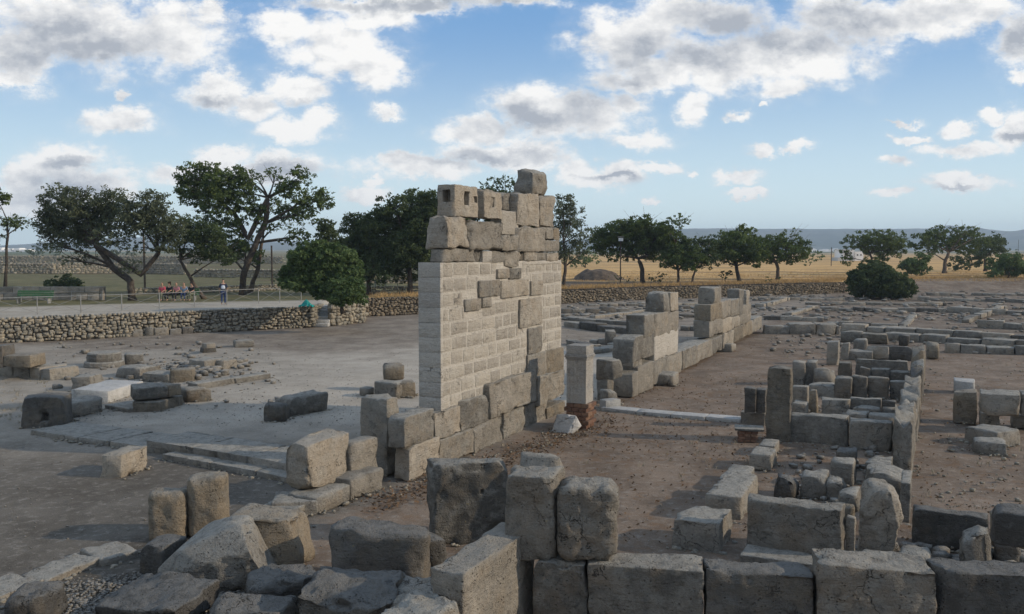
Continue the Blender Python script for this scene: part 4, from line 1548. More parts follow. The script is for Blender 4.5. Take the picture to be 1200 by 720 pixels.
# between tall wall and the middle wall
row('dark block row beyond the tall wall, lower line', 659, 383, 745, 393, 9, 18, .9, mats=('dark', 'grey'), seed=41)
row('grey block row beyond the tall wall, second line', 659, 375, 742, 382, 5, 16, .9, mats=('grey', 'dark'), seed=42)
row('dark block row beyond the tall wall, farther line', 659, 367, 740, 366, 7, 18, .9, mats=('dark', 'grey'), seed=43)
row('pale kerb running left from the first wall fragment', 697, 373, 760, 365, 3, 14, .6, mats=('grey', 'grey'), seed=44)
row('thin row of slabs at the foot of the far wall', 690, 359, 830, 357, 3, 16, .8, gap=.15, seed=45)
row('row of grey blocks seen between the two wall fragments', 797, 372, 832, 372, 4, 12, .8, seed=46)
row('nearer row of grey blocks between the two wall fragments', 797, 387, 832, 388, 6, 12, .8, mats=('dark', 'grey'), seed=47)
row('farthest row of slabs between the two wall fragments', 797, 362, 890, 360, 3.5, 12, .8, seed=48)
row('low stones left of the first wall fragment', 662, 402, 690, 410, 6, 12, .7, gap=.3, seed=49)
row('pale slab ledge in front of the lone squared block', 690, 415, 745, 408, 5, 16, 1.2, mats=('grey', 'beige'), seed=50)
row('dark stones beside the lone squared block', 690, 402, 742, 404, 5, 12, .8, mats=('dark', 'grey'), gap=.2, seed=51)

# ------------------------------------------------------------------ the right rooms: long wall running away
RW = empty('long_right_wall', G(1068, 556), 'tall narrow stone wall running away through the right rooms', 'ruined wall')
for (xa, ya, xb, yb, yt, dep, m_) in [
    # near end faces stacked away: (front left, front right, top, depth)
    (1045, 556, 1071, 557, 488, 1.25, 'grey'), (1048.5, 536, 1072, 536, 478, 1.6, 'grey'), (1053, 516, 1074.5, 516, 468, 1.5, 'grey'), (1056, 500, 1076, 500, 460, 1.6, 'mid'),
    (1060, 486, 1078, 486, 452, 1.7, 'grey'), (1064, 472, 1080, 472, 436, 1.6, 'dark'), (1066, 461, 1081.5, 461, 426, 1.4, 'grey'), (1068, 452, 1083, 452, 407, 1.5, 'warm'),
]:
    rj = random.Random(ya)
    B(xa + rj.uniform(-2.5, 1.5), ya, xb + rj.uniform(-2.5, .8), yb, yt + rj.uniform(-2, 3), dep * .93, M[m_], parent=RW, rnd=.08, chips=4, rough=1.7, wob=.3)
UPL = B(897, 516, 925, 520, 430, 0.50, M['warm'], name='upright_stone', label='tall upright stone post left of the right hand rooms', cat='standing stone', rnd=.07, chips=4, rough=1.2)
R1 = empty('room_wall', G(926, 516), 'wall of two broad blocks right of the tall stone post', 'ruined wall')
B(924, 517, 993, 524, 485, .45, M['grey'], parent=R1, rnd=.07, chips=3)
B(994, 525, 1045, 532, 492, .45, M['grey'], parent=R1, rnd=.08, chips=3)
R2 = empty('room_wall', G(963, 484), 'thin slab wall in the middle of the right rooms', 'ruined wall')
B(962, 487, 995, 487, 467, .35, M['grey'], parent=R2, rnd=.04)
B(995, 487, 1032, 488, 466, .35, M['grey'], parent=R2, rnd=.04)
B(1032, 487, 1050, 488, 469, .35, M['dark'], parent=R2, rnd=.05)
R3 = empty('room_wall', G(978, 465), 'dark rounded blocks across the right rooms, middle row', 'ruined wall')
B(977, 466, 998, 466, 442, .5, M['mid'], parent=R3, rnd=.14, chips=3)
B(998, 466, 1016, 466, 441, .5, M['mid'], parent=R3, rnd=.14, chips=3)
B(1016, 466, 1041, 466, 442, .5, M['mid'], parent=R3, rnd=.12, chips=3)
B(1042, 466, 1070, 467, 447, .6, M['grey'], parent=R3, rnd=.1)
R4 = empty('room_wall', G(1003, 443), 'long thin slab wall behind the dark rounded blocks', 'ruined wall')
B(1002, 441, 1064, 444, 421, .3, M['grey'], parent=R4, rnd=.03)
B(1007, 450, 1020, 450, 431, .45, M['mid'], parent=R4, rnd=.08)
B(1020, 450, 1042, 451, 432, .45, M['mid'], parent=R4, rnd=.08)
B(1042, 451, 1066, 452, 435, .45, M['mid'], parent=R4, rnd=.08)
R5 = empty('room_wall', G(985, 425), 'rough wall of mixed blocks at the far side of the rooms', 'ruined wall')
for (xa, ya, xb, yb, yt, dep, m_) in [(984, 400, 1010, 402, 388, .8, 'grey'), (1010, 402, 1040, 402, 391, .8, 'warm'), (1028, 421, 1072, 423, 405, .6, 'dark'), (994, 421, 1022, 422, 411, .8, 'grey'), (985, 421, 995, 421, 402, .5, 'beige'), (1053, 405, 1066, 405, 393, .7, 'dark')]:
    B(xa, ya, xb, yb, yt, dep, M[m_], parent=R5, rnd=.1, chips=3, rough=1.3)
B(968, 427, 982, 427, 400, .5, M['grey'], name='upright_stone', label='upright squared stone with a lit edge at the rear of the rooms', cat='standing stone', rnd=.04)
B(998, 414, 1016, 414, 397, .7, M['grey'], name='rock', label='rounded pale rock atop the rough rear wall', cat='rock', rnd=.2, rough=2, chips=5)
B(1016, 421, 1042, 421, 404, .8, M['beige'], name='rock', label='pale flat sided rock leaning on the rear wall slab', cat='rock', rnd=.12, rough=2, chips=6)
B(1085, 420, 1101, 421, 402, .9, M['warm'], name='boulder', label='rounded boulder right behind the end of the long right wall', cat='boulder', rnd=.25, rough=1.6, chips=4)
B(982, 441, 997, 441, 425, .5, M['warm'], label='brownish squared block beside the upright stone at the rear', rnd=.08)
B(928, 450, 943, 450, 424, .5, M['grey'], label='left one of two upright blocks behind the tall stone post', rnd=.05)
B(943, 450, 957, 450, 423, .5, M['grey'], label='right one of two upright blocks behind the tall stone post', rnd=.05)
B(952, 453, 976, 453, 432, .8, M['grey'], name='rock', label='slanted grey rock beside the two upright blocks', cat='rock', rnd=.14, rough=1.8, chips=6)
B(928, 473, 946, 472, 453, .6, M['grey'], label='dark fronted block right behind the tall stone post', rnd=.08)
B(946, 464, 978, 464, 451, .9, M['grey'], label='low pale topped block left of the dark rounded row', rnd=.08)
B(928, 485, 946, 485, 472, .6, M['grey'], label='low block under the dark fronted one near the post', rnd=.08)
B(946, 483, 958, 483, 457, .4, M['warm'], name='carved_stub', label='small waisted stone stub standing among the room blocks', cat='carved stone', rnd=.1, taper=.35, chips=3)
for i, (xa, ya, xb, yb, yt, d, lb) in enumerate([
    (969, 484, 996, 492, 479, .6, 'long narrow stone lying at the left inside the rooms'), (997, 491, 1030, 490, 477, .5, 'flat stone lying inside the rooms near the thin slab wall'),
    (1017, 499, 1051, 500, 486, .6, 'flat stone nearest the long wall inside the rooms'), (990, 497, 1016, 499, 484, .6, 'middle flat stone behind the two broad blocks'), (1032, 489, 1050, 489, 478, .4, 'small squared stone against the long right wall')]):
    B(xa, ya, xb, yb, yt, d, M['grey'], label=lb, rnd=.09, chips=3, rough=1.3)
# left of the post
LP_ = empty('stacked_slabs', G(868, 491), 'two upright dark blocks on flat slabs left of the tall stone post', 'ruined wall')
B(868, 497, 896, 498, 483, .7, M['grey'], parent=LP_, rnd=.03)
B(872, 484, 885, 484, 455, .45, M['dark'], .42, parent=LP_, rnd=.04)
B(886, 484, 897, 484, 456, .45, M['dark'], .42, parent=LP_, rnd=.04)
BK = empty('brick_footing', G(865, 516), 'small red brick footing under a thin slab left of the stone post', 'brick footing')
q0, q1 = G(866, 518), G(889, 519)
eb = (q1 - q0).normalized()
Lb = (q1 - q0).length
for k in range(4):
    for j in range(3):
        mbx = MB().box(q0 + eb * (Lb / 3 * (j + .5) + (.03 if k % 2 else 0)) + Vector((0, .2, .035 + .075 * k)), (Lb / 3 - .015, .38, .065), math.atan2(eb.y, eb.x))
        mbx.build('brick', M['red'], BK)
stone('slab', Vector((q0.x - .12, q0.y - .03, .31)), eb, Lb + .25, .6, .06, M['grey'], BK, rnd=.02, chips=1, rough=.4)
# kerb leading to the foreground
B(877, 548, 904, 550, 531, .9, M['grey'], label='squat block between the stone post and the long kerb blocks', rnd=.12, chips=3)
B(888, 532, 908, 533, 521, .9, M['grey'], label='flat topped block directly below the tall stone post', rnd=.08)
B(826, 605, 868, 607, 578, 2.0, M['grey'], label='long grey block pointing away behind the nearest loose cube', rnd=.06, chips=2)
B(787, 640, 843, 646, 608, 1.05, M['grey'], label='nearest loose squared block left of the right rooms', rnd=.05, chips=2)
B(842, 573, 872, 574, 560, 1.4, M['grey'], label='end block of the kerb leading to the tall stone post', rnd=.08, chips=2)
# big upright slab in front and its neighbours
R6 = empty('room_wall', G(873, 645), 'big long slab set on edge at the near right room', 'ruined wall')
B(873, 646, 987, 650, 584, .38, M['mid'], 0.05, parent=R6, rnd=.05, chips=3)
B(868, 662, 962, 668, 650, .9, M['grey'], 0.0, parent=R6, name='slab', rnd=.05, chips=2)
R7 = empty('room_wall', G(1068, 634), 'low wall of a long dark slab at the right behind the foreground wall', 'ruined wall')
B(1068, 638, 1158, 639, 597, .38, M['dark'], parent=R7, rnd=.05, chips=2)
B(1160, 640, 1225, 641, 603, .45, M['warm'], parent=R7, rnd=.08, chips=3)
B(1163, 640, 1225, 641, 598, .6, M['dark'], .62, parent=R7, rnd=.1, chips=3)
R7s = R7.children[-1]
# pile
B(1005, 648, 1052, 650, 566, .6, M['beige'], name='boulder', label='tall irregular pale boulder crowning the pile by the big slab', cat='boulder', rnd=.12, chips=12, rough=1.9, cell=.055, seed=5150)
B(976, 624, 1000, 626, 590, .5, M['warm'], name='rock', label='brown lump under the overhanging flat rock in the pile', cat='rock', rnd=.2, rough=1.6)
B(980, 600, 1006, 601, 575, .6, M['grey'], 0.35, name='rock', label='overhanging flat rock at the left of the rubble pile', cat='rock', rnd=.12, chips=6, rough=1.6)
B(990, 660, 1001, 660, 606, .2, M['beige'], name='fluted_fragment', label='narrow pale fluted fragment standing behind the foreground wall', cat='carved stone', rnd=.03)
B(1012, 588, 1061, 590, 552, .9, M['grey'], label='flat topped squared block in front of the long right wall', rnd=.05, chips=2)
B(1013, 566, 1044, 567, 542, .9, M['grey'], label='pale slab behind the flat topped squared block', rnd=.06, chips=2)
B(972, 566, 1001, 566, 540, .6, M['grey'], label='rounded squared block left of the pale slab', rnd=.14, chips=3)
B(978, 550, 1003, 550, 528, .6, M['dark'], label='small dark block behind the rounded squared one', rnd=.1, chips=3)
B(906, 582, 933, 583, 557, .5, M['dark'], name='rock', label='triangular dark rock left of the rubble behind the slab', cat='rock', rnd=.08, chips=8, rough=2)
B(937, 582, 968, 583, 556, .7, M['grey'], label='grey squared stone left in the rubble behind the slab', rnd=.1, chips=5, rough=1.4)
B(966, 585, 990, 585, 562, .6, M['grey'], label='grey stone in the middle of the rubble behind the slab', rnd=.12, chips=4, rough=1.4)
B(1054, 612, 1066, 614, 566, 1.2, M['grey'], label='narrow stone closing the pile against the dark slab', rnd=.06)
B(1120, 668, 1168, 672, 624, .8, M['grey'], name='rock', label='pyramid shaped rock behind the rightmost foreground block', cat='rock', rnd=.05, taper=.45, chips=9, rough=2.0, seed=777)
B(1166, 660, 1196, 662, 636, .7, M['dark'], name='rock', label='dark rounded rubble stone at the right edge', cat='rock', rnd=.2, rough=2, chips=5)
B(1052, 664, 1090, 664, 648, .5, M['grey'], name='rock', label='small rounded stone just behind the tall foreground block', cat='rock', rnd=.15, rough=1.5)
# right side loose stones
B(1117, 494, 1144, 494, 459, .7, M['warm'], label='beige squared block alone left of the right edge blocks', rnd=.06, chips=2)
R8 = empty('low_block_wall', G(1148, 498), 'stacked grey blocks reaching the right edge of the site', 'ruined wall')
B(1148, 499, 1172, 499, 484, .7, M['grey'], parent=R8, rnd=.1)
B(1186, 500, 1225, 500, 486, .7, M['grey'], parent=R8, rnd=.1)
B(1148, 487, 1195, 487, 460, .8, M['grey'], .45, parent=R8, rnd=.07)
B(1196, 487, 1240, 487, 462, .8, M['grey'], .45, parent=R8, rnd=.07)
B(1129, 516, 1168, 524, 500, 1.0, M['grey'], name='stone_slab', label='upper of two flat slabs lying on the right hand earth', rnd=.07, chips=3)
B(1140, 530, 1180, 537, 517, .8, M['grey'], name='stone_slab', label='lower of two flat slabs lying on the right hand earth', rnd=.07, chips=4)
B(1118, 460, 1142, 460, 446, .8, M['pale'], name='stone_slab', label='pale bright block behind the lone beige one', rnd=.05, chips=2)

# ------------------------------------------------------------------ pebbles, rubble, litter
def scatter(name, label, n, polyfn, smin, smax, mat, seed, res=1, boxy=.4, flat=.6):
    R = np.random.RandomState(seed)
    items = []
    while len(items) < n:
        px, py = polyfn(R)
        g = G(px, py)
        s = smin + (smax - smin) * R.rand() ** 3
        items.append((g.x, g.y, s * .12, s * R.uniform(.7, 1.3), s * R.uniform(.7, 1.2), s * flat * R.uniform(.6, 1.2), R.uniform(0, 6.28)))
    o = rocks(name, items, M[mat], seed, boxy=boxy, res=res)
    tag(o, label, 'stones')
    return o


def near_line(a, b, wx, wy):
    def f(R):
        t = R.rand()
        return a[0] + (b[0] - a[0]) * t + R.normal() * wx, a[1] + (b[1] - a[1]) * t + R.normal() * wy
    return f


def area(x0, x1, y0, y1, pw=1.0):
    return lambda R: (R.uniform(x0, x1), y0 + (y1 - y0) * R.rand() ** pw)


scatter('pebbles', 'small loose pebbles over the whole site', 2400, area(-30, 1230, 395, 735), .015, .06, 'rub', 51)
scatter('plaza_gravel', 'coarse gravel spread over the pale plaza', 3800, area(60, 500, 385, 500), .015, .05, 'rub', 52)
scatter('wall_foot_debris', 'crumbs of stone along the foot of the tall wall', 420, near_line((455, 578), (690, 500), 9, 4), .02, .10, 'dry', 53)
scatter('corner_gravel', 'coarse dark gravel bed at the bottom left', 6500, lambda R: (lambda t, u: (60 + 270 * t + 20 * R.normal(), 665 + 70 * u - 15 * t + 14 * (1 - t) * 1.5))(R.rand(), R.rand()), .025, .085, 'rub', 54)
scatter('far_rubble', 'broken grey rubble strewn over the far ruins', 1500, area(660, 1230, 341, 376, 1.0), .12, .7, 'rub', 55, res=2, boxy=.6, flat=.35)
scatter('right_court_stones', 'small stones on the brown earth at right', 280, area(1090, 1230, 430, 600), .03, .14, 'dry', 56)
scatter('room_rubble', 'rubble fragments lying inside the right rooms', 420, area(925, 1065, 400, 600), .06, .28, 'rub', 57, res=2, boxy=.5)
scatter('rear_rubble', 'rubble around the crossing block rows', 380, area(900, 1230, 378, 415), .08, .4, 'rub', 58, res=2, boxy=.5)
scatter('plaza_rubble', 'rubble among the dark plaza blocks', 260, lambda R: (R.normal(235, 22), R.normal(430, 6)), .08, .5, 'rub', 59, res=2, boxy=.5)
scatter('left_rubble', 'rubble between plaza blocks and the dry wall', 300, area(60, 330, 395, 480), .06, .35, 'rub', 60, res=2, boxy=.5)
scatter('pile_rubble', 'fragments under the pile at the near right', 200, area(960, 1200, 640, 668), .06, .3, 'rub', 61, res=2, boxy=.5)


def footing_debris():
    R = np.random.RandomState(99)
    items = []
    for (a, b, dep) in FOOT:
        L = (b - a).length
        e = (b - a) / max(L, .01)
        n_ = Vector((-e.y, e.x, 0))
        for k in range(int(5 + L * 11)):
            s_ = R.uniform(.015, .075) if R.rand() < .85 else R.uniform(.07, .13)
            if R.rand() < .65:
                q = a + e * R.uniform(-.05, L + .05) - n_ * abs(R.normal()) * .09
            else:
                q = b + n_ * R.uniform(0, dep) + e * abs(R.normal()) * .09
            items.append((q.x, q.y, -.01, s_ * R.uniform(.8, 1.5), s_, s_ * .6, R.uniform(0, 6.28)))
    tag(rocks('crumbled_stone', items, M['dry'], 98, boxy=.3, res=2), 'crumbs of stone lying around the feet of the blocks', 'stones')


footing_debris()


def litter(name, label, n, fn, mat, seed, s0=.03, s1=.09):
    R = np.random.RandomState(seed)
    V, Fq = [], []
    for i in range(n):
        px, py = fn(R)
        g = G(px, py)
        a = R.uniform(0, 6.28)
        s = R.uniform(s0, s1)
        up = R.uniform(.01, .05)
        dx, dy = math.cos(a) * s, math.sin(a) * s
        k = len(V)
        V += [(g.x - dx, g.y - dy, .0), (g.x - dy * .5, g.y + dx * .5, up), (g.x + dx, g.y + dy, up * .7), (g.x + dy * .5, g.y - dx * .5, .005)]
        Fq.append((k, k + 1, k + 2, k + 3))
    o = np_mesh(name, V, Fq, M[mat])
    tag(o, label, 'leaf litter', kind='stuff')


litter('leaf_litter', 'dead brown leaf litter on the earth right of the walls', 2600, lambda R: (R.uniform(690, 900), R.uniform(440, 540)) if R.rand() < .35 else (R.uniform(560, 1210), R.uniform(395, 640)), 'litter', 71, .02, .05)
litter('wall_litter', 'dead leaves along the wall foot', 1500, near_line((440, 592), (720, 492), 12, 6), 'litter', 72, .02, .06)


def verge(R):
    x = R.uniform(430, 1220)
    y = np.interp(x, [p[0] for p in TERR3 + BANK[:2]], [p[1] for p in TERR3 + BANK[:2]])
    p = G(x, y, 0)
    p.y += (.5 if x < 990 else 5.2) + abs(R.normal()) * 2.5
    p.z = TZ
    return proj(p)


def grass(name, label, n, fn, seed, h0=.06, h1=.22, mat='dead', z0=0.0):
    R = np.random.RandomState(seed)
    V, Fq = [], []
    for i in range(n):
        px, py = fn(R)
        g = G(px, py, z0)
        for b in range(7):
            a = R.uniform(0, 6.28)
            h = R.uniform(h0, h1)
            w = .006 + h * .03
            x, y = g.x + R.normal() * .05, g.y + R.normal() * .05
            lx, ly = R.normal() * h * .4, R.normal() * h * .4
            k = len(V)
            V += [(x - math.cos(a) * w, y - math.sin(a) * w, z0), (x + math.cos(a) * w, y + math.sin(a) * w, z0), (x + lx, y + ly, z0 + h)]
            Fq.append((k, k + 1, k + 2))
    o = np_mesh(name, V, Fq, M[mat])
    tag(o, label, 'grass', kind='stuff')


grass('dry_grass', 'sparse dry grass tufts among the stones', 420, lambda R: [(R.uniform(560, 900), R.uniform(420, 560)), (R.uniform(900, 1210), R.uniform(395, 620)), (R.uniform(0, 60), R.uniform(420, 500)), (R.uniform(660, 1200), R.uniform(345, 400))][R.randint(4)], 81, .04, .15, mat='straw')
grass('field_grass', 'taller dry grass on the golden field', 5000, lambda R: (R.uniform(640, 1220), 316 + 14 * R.rand() ** .6), 82, .08, .25, z0=TZ)
grass('verge_grass', 'dry grass along the top of the far stone walls', 3500, verge, 83, .12, .45, z0=TZ)

# ------------------------------------------------------------------ trees and bushes
def at_depth(px, py, Y):
    d = ray(px, py)
    t = Y / d.y
    return Vector((d.x * t, Y, H + d.z * t))


def leaves(blobs, D, seed, leaf_px, dens, feather=1.0, depth_k=0.8, spiky=0.0):
    """leaf tufts gathered on small clumps through each crown mass; returns verts, quads and the clump centres"""
    R = np.random.RandomState(seed)
    m = D / F
    C, Rad, K = [], [], []
    cents = []
    for (cx, cy, rx, ry) in blobs:
        Yb = D + R.uniform(-1, 1) * max(rx, 12) * m * depth_k
        c = at_depth(cx, cy, Yb)
        cents.append(c)
        area_ = math.pi * rx * ry
        nsub = max(8, int(area_ / 12.0 * feather ** .6))
        u = R.normal(size=(nsub, 3))
        u /= np.linalg.norm(u, axis=1)[:, None]
        rr = R.rand(nsub, 1) ** 0.42
        sc = np.array([rx * m, max(rx, ry) * m * .8, ry * m])
        cc_ = np.array(c)[None] + u * rr * sc
        sub_r = m * min(rx, ry) * R.uniform(.12, .34, nsub)
        k = np.maximum(4, (dens * (sub_r / m) ** 2 / (leaf_px ** 2) * 6.0)).astype(int)
        C.append(cc_); Rad.append(sub_r); K.append(k)
    C = np.concatenate(C); Rad = np.concatenate(Rad); K = np.concatenate(K)
    idx = np.repeat(np.arange(len(C)), K)
    n = len(idx)
    u = R.normal(size=(n, 3))
    u /= np.linalg.norm(u, axis=1)[:, None]
    u[:, 2] *= .62
    p = C[idx] + u * (R.rand(n, 1) ** .5) * Rad[idx][:, None] * 1.1
    s = leaf_px * m * R.uniform(.6, 1.3, n)
    a = R.normal(size=(n, 3)); a /= np.linalg.norm(a, axis=1)[:, None]
    if spiky:
        a = a * (1 - spiky) + u * spiky
        a /= np.linalg.norm(a, axis=1)[:, None].clip(.01)
    b = np.cross(a, R.normal(size=(n, 3))); b /= np.linalg.norm(b, axis=1)[:, None].clip(.01)
    a = a * (s * (.75 + spiky * .5))[:, None]
    b = b * (s * .36)[:, None]
    V = np.stack([p - a, p + b, p + a, p - b], 1).reshape(-1, 3)
    Fq = np.arange(n * 4).reshape(-1, 4)
    return V, Fq, cents


def tree(name, label, cat, base, blobs, mat='pine', seed=1, leaf_px=2.3, dens=1.0, trunk_px=6, forks=None, group=None, z0=TZ, feather=1.0, spiky=0.0, D=None, limbs=True, fat=1.06):
    g = G(base[0], base[1], z0)
    D_ = g.y
    m = D_ / F
    e = empty(name, (g.x, g.y, z0), label, cat, group)
    blobs = [(a, b, c * fat, d * fat) for a, b, c, d in blobs]
    V, Fq, cents = leaves(blobs, D_, seed, leaf_px, dens, feather, spiky=spiky)
    V = V - np.array(e.location)[None]
    V[:, 2] = np.maximum(V[:, 2], 0.02)
    np_mesh('crown', V, Fq, M[mat], e)
    R = random.Random(seed)
    if trunk_px:
        mb = MB()
        if forks is None:
            cy = sum(b[1] for b in blobs) / len(blobs)
            forks = [(base[0] + (sum(b[0] for b in blobs) / len(blobs) - base[0]) * .4, base[1] - (base[1] - cy) * .5)]
        # trunk through the fork points
        pts = [Vector((g.x, g.y, z0 - .1))] + [at_depth(fx, fy, D_ + R.uniform(-.2, .2)) for fx, fy in forks]
        full = []
        for a, b in zip(pts[:-1], pts[1:]):
            for k in range(4):
                t = k / 4
                q = a.lerp(b, t) + Vector((R.uniform(-.05, .05), R.uniform(-.05, .05), 0)) * (m * 12)
                full.append(q)
        full.append(pts[-1])
        n = len(full)
        r0 = trunk_px * m / 2
        mb.tube(full, [r0 * (1.35 if k == 0 else 1) * (1 - .45 * k / n) for k in range(n)], 8)
        if limbs:
            for c in cents:
                # start at the nearest fork
                st_ = min(pts[1:], key=lambda q: (q - c).length + (2 if q.z > c.z else 0))
                mid = st_.lerp(c, .5) + Vector((R.uniform(-1, 1), R.uniform(-1, 1), R.uniform(.0, 1.0))) * (c - st_).length * .13
                seg = []
                for k in range(6):
                    t = k / 5
                    seg.append(st_ * (1 - t) ** 2 + mid * 2 * t * (1 - t) + c * t * t)
                mb.tube(seg, [r0 * .34 * (1 - .8 * k / 5) + .01 for k in range(6)], 6)
                for q in range(4):
                    tip = c + Vector((R.uniform(-1, 1), R.uniform(-1, 1), R.uniform(-.2, 1))) * m * 16
                    mb.tube([seg[3], seg[4].lerp(tip, .5), tip], [r0 * .09, r0 * .06, .008], 4)
        mb.build('trunk', M['bark'], e, smooth=True)
    return e


tree('pine_tree', 'slender pine cut off by the left edge of the picture', 'tree', (6, 337), [(-4, 232, 12, 14), (14, 262, 13, 10), (26, 262, 7, 8), (-2, 280, 8, 7), (-20, 255, 18, 20)], seed=1, trunk_px=3.5, forks=[(9, 275), (8, 258)], dens=1.3, spiky=.4)
tree('spreading_tree', 'feathery grey green tree with low forked limbs, leftmost of the row', 'tree', (155, 352),
     [(68, 232, 20, 16), (92, 238, 22, 18), (60, 262, 20, 22), (88, 268, 28, 24), (62, 288, 18, 9), (118, 250, 20, 20), (135, 238, 22, 18), (125, 275, 20, 14), (152, 255, 24, 20), (178, 238, 20, 17), (182, 262, 22, 20), (195, 285, 18, 14), (148, 283, 16, 9), (100, 300, 14, 10), (204, 268, 16, 20), (78, 306, 12, 6), (152, 312, 14, 9), (165, 290, 10, 8)],
     mat='olive', seed=2, fat=1.08, trunk_px=9, forks=[(153, 330), (133, 314), (112, 287), (165, 322), (186, 296)], dens=.72, feather=1.1, leaf_px=2.1)
tree('small_tree', 'dark bushy tree behind the people on the bench', 'tree', (240, 350),
     [(222, 270, 18, 18), (245, 282, 22, 22), (262, 300, 14, 14), (232, 300, 14, 10), (212, 288, 12, 16), (205, 262, 10, 12)], mat='pinedark', seed=3, trunk_px=5, forks=[(222, 325), (211, 305)], dens=.95)
tree('pine_tree', 'tallest spreading pine of the left group', 'tree', (284, 345),
     [(226, 206, 18, 14), (244, 199, 16, 10), (232, 224, 24, 17), (258, 216, 20, 16), (262, 238, 24, 15), (282, 208, 14, 12), (300, 208, 14, 7), (288, 226, 16, 14), (298, 248, 20, 12), (322, 205, 12, 8), (336, 222, 16, 12), (352, 208, 14, 12), (360, 232, 22, 12), (380, 234, 12, 12), (340, 246, 20, 12), (356, 252, 18, 10), (310, 266, 14, 9), (256, 262, 18, 12), (238, 248, 12, 8), (288, 290, 14, 16), (278, 266, 12, 12), (350, 278, 14, 10), (338, 283, 10, 6), (262, 290, 14, 16)],
     mat='pine', seed=4, fat=1.14, trunk_px=8, forks=[(286, 318), (300, 285), (311, 262), (314, 232), (291, 280), (276, 252), (262, 240)], dens=.95, spiky=.35)
tree('pine_tree', 'leaning second trunk pine close against the tall pine', 'tree', (292, 343), [(330, 262, 14, 8), (300, 300, 12, 10), (322, 238, 12, 9), (270, 300, 13, 11)], mat='pine', seed=5, trunk_px=6, forks=[(302, 315), (308, 280)], dens=.9, spiky=.35)
tree('round_bush', 'large round green bush overhanging the stone steps', 'bush', (402, 366),
     [(378, 316, 36, 24), (350, 320, 20, 14), (406, 318, 16, 22), (370, 291, 19, 9), (392, 294, 15, 9), (380, 302, 30, 14), (402, 342, 20, 15), (350, 334, 20, 8), (418, 338, 9, 17), (352, 300, 14, 9), (334, 332, 9, 7), (408, 300, 10, 8), (424, 350, 6, 8), (380, 340, 16, 10)], mat='bush', seed=6, trunk_px=5, forks=[(398, 345)], dens=2.6, leaf_px=2.2, limbs=False, feather=5.0, spiky=.3, fat=1.12)
tree('dark_tree', 'low dense evergreen between the pine and the dark grove', 'tree', (386, 342), [(384, 272, 16, 14), (376, 262, 12, 8), (392, 285, 14, 14)], mat='pinedark', seed=7, trunk_px=4, dens=1.6)
tree('dark_tree', 'dense dark evergreen at the left of the grove', 'tree', (432, 345), [(418, 264, 20, 15), (440, 268, 20, 20), (425, 290, 26, 22), (452, 300, 24, 22), (420, 312, 24, 14), (444, 322, 20, 12)], mat='pinedark', seed=8, trunk_px=6, dens=1.3, feather=1.4)
tree('dark_tree', 'tall dark evergreen grove tree reaching behind the tall wall', 'tree', (480, 345), [(462, 243, 22, 14), (490, 236, 24, 15), (510, 240, 20, 16), (470, 262, 26, 20), (500, 265, 26, 22), (480, 290, 28, 24), (505, 300, 18, 26), (470, 318, 24, 14), (450, 252, 12, 10)], mat='pinedark', seed=9, trunk_px=7, dens=1.2, feather=1.4)
tree('dark_tree', 'evergreen showing above the middle of the tall wall', 'tree', (580, 345), [(575, 218, 14, 9), (592, 214, 12, 8), (606, 220, 12, 10), (580, 240, 26, 18), (545, 255, 20, 20), (600, 262, 30, 30)], mat='pinedark', seed=10, trunk_px=6, dens=1.1)
tree('feathery_tree', 'thin feathery grey tree right beside the tall wall', 'tree', (660, 337), [(660, 240, 14, 16), (672, 252, 14, 14), (656, 268, 16, 20), (678, 275, 14, 16), (668, 295, 18, 14), (652, 300, 12, 18), (687, 290, 6, 12)], mat='olive', seed=11, trunk_px=4.5, forks=[(663, 312), (660, 285)], dens=.75, leaf_px=1.8)
tree('pale_shrub', 'pale green shrub behind the feathery tree', 'bush', (686, 314), [(684, 300, 14, 10), (676, 306, 12, 7), (696, 306, 9, 6)], mat='bush', seed=12, trunk_px=2, dens=1.6, leaf_px=1.7, limbs=False)
tree('pine_tree', 'umbrella pine with forked trunk right of the tall wall', 'tree', (753, 332), [(712, 282, 16, 14), (728, 272, 16, 12), (752, 262, 16, 9), (748, 280, 22, 16), (770, 285, 20, 16), (775, 272, 14, 10), (738, 296, 14, 8), (718, 298, 10, 7), (758, 256, 6, 5), (745, 259, 8, 6)], seed=13, fat=1.32, trunk_px=6, forks=[(753, 316), (748, 303), (758, 300)], dens=1.5, leaf_px=2.1)
tree('pine_tree', 'dark pine with a detached tuft at its top right', 'tree', (795, 333), [(797, 258, 12, 7), (788, 262, 6, 5), (782, 272, 12, 9), (792, 290, 18, 13), (802, 302, 18, 13), (784, 306, 12, 9), (812, 296, 10, 8)], seed=14, fat=1.32, trunk_px=3.5, forks=[(795, 318), (792, 285)], dens=1.5, leaf_px=2.0)
tree('pine_tree', 'small dark tree left of the broad round pine', 'tree', (811, 333), [(815, 290, 14, 10), (826, 300, 14, 12), (812, 306, 12, 9), (832, 284, 11, 7)], mat='pinedark', seed=15, fat=1.32, trunk_px=3, dens=1.4, leaf_px=2.0)
tree('pine_tree', 'broad round pine with a slanting trunk in the golden field', 'tree', (867, 331), [(850, 288, 18, 14), (872, 276, 16, 10), (874, 292, 20, 14), (862, 300, 16, 9), (884, 304, 10, 8), (842, 302, 9, 8), (858, 280, 12, 8)], seed=16, fat=1.32, trunk_px=5, forks=[(863, 312), (858, 300)], dens=1.5, leaf_px=2.0)
tree('small_bush', 'low dark bush at the foot of the broad round pine', 'bush', (850, 331), [(852, 322, 8, 6), (846, 324, 5, 4)], mat='pinedark', seed=17, trunk_px=1, dens=2, leaf_px=1.7, limbs=False)
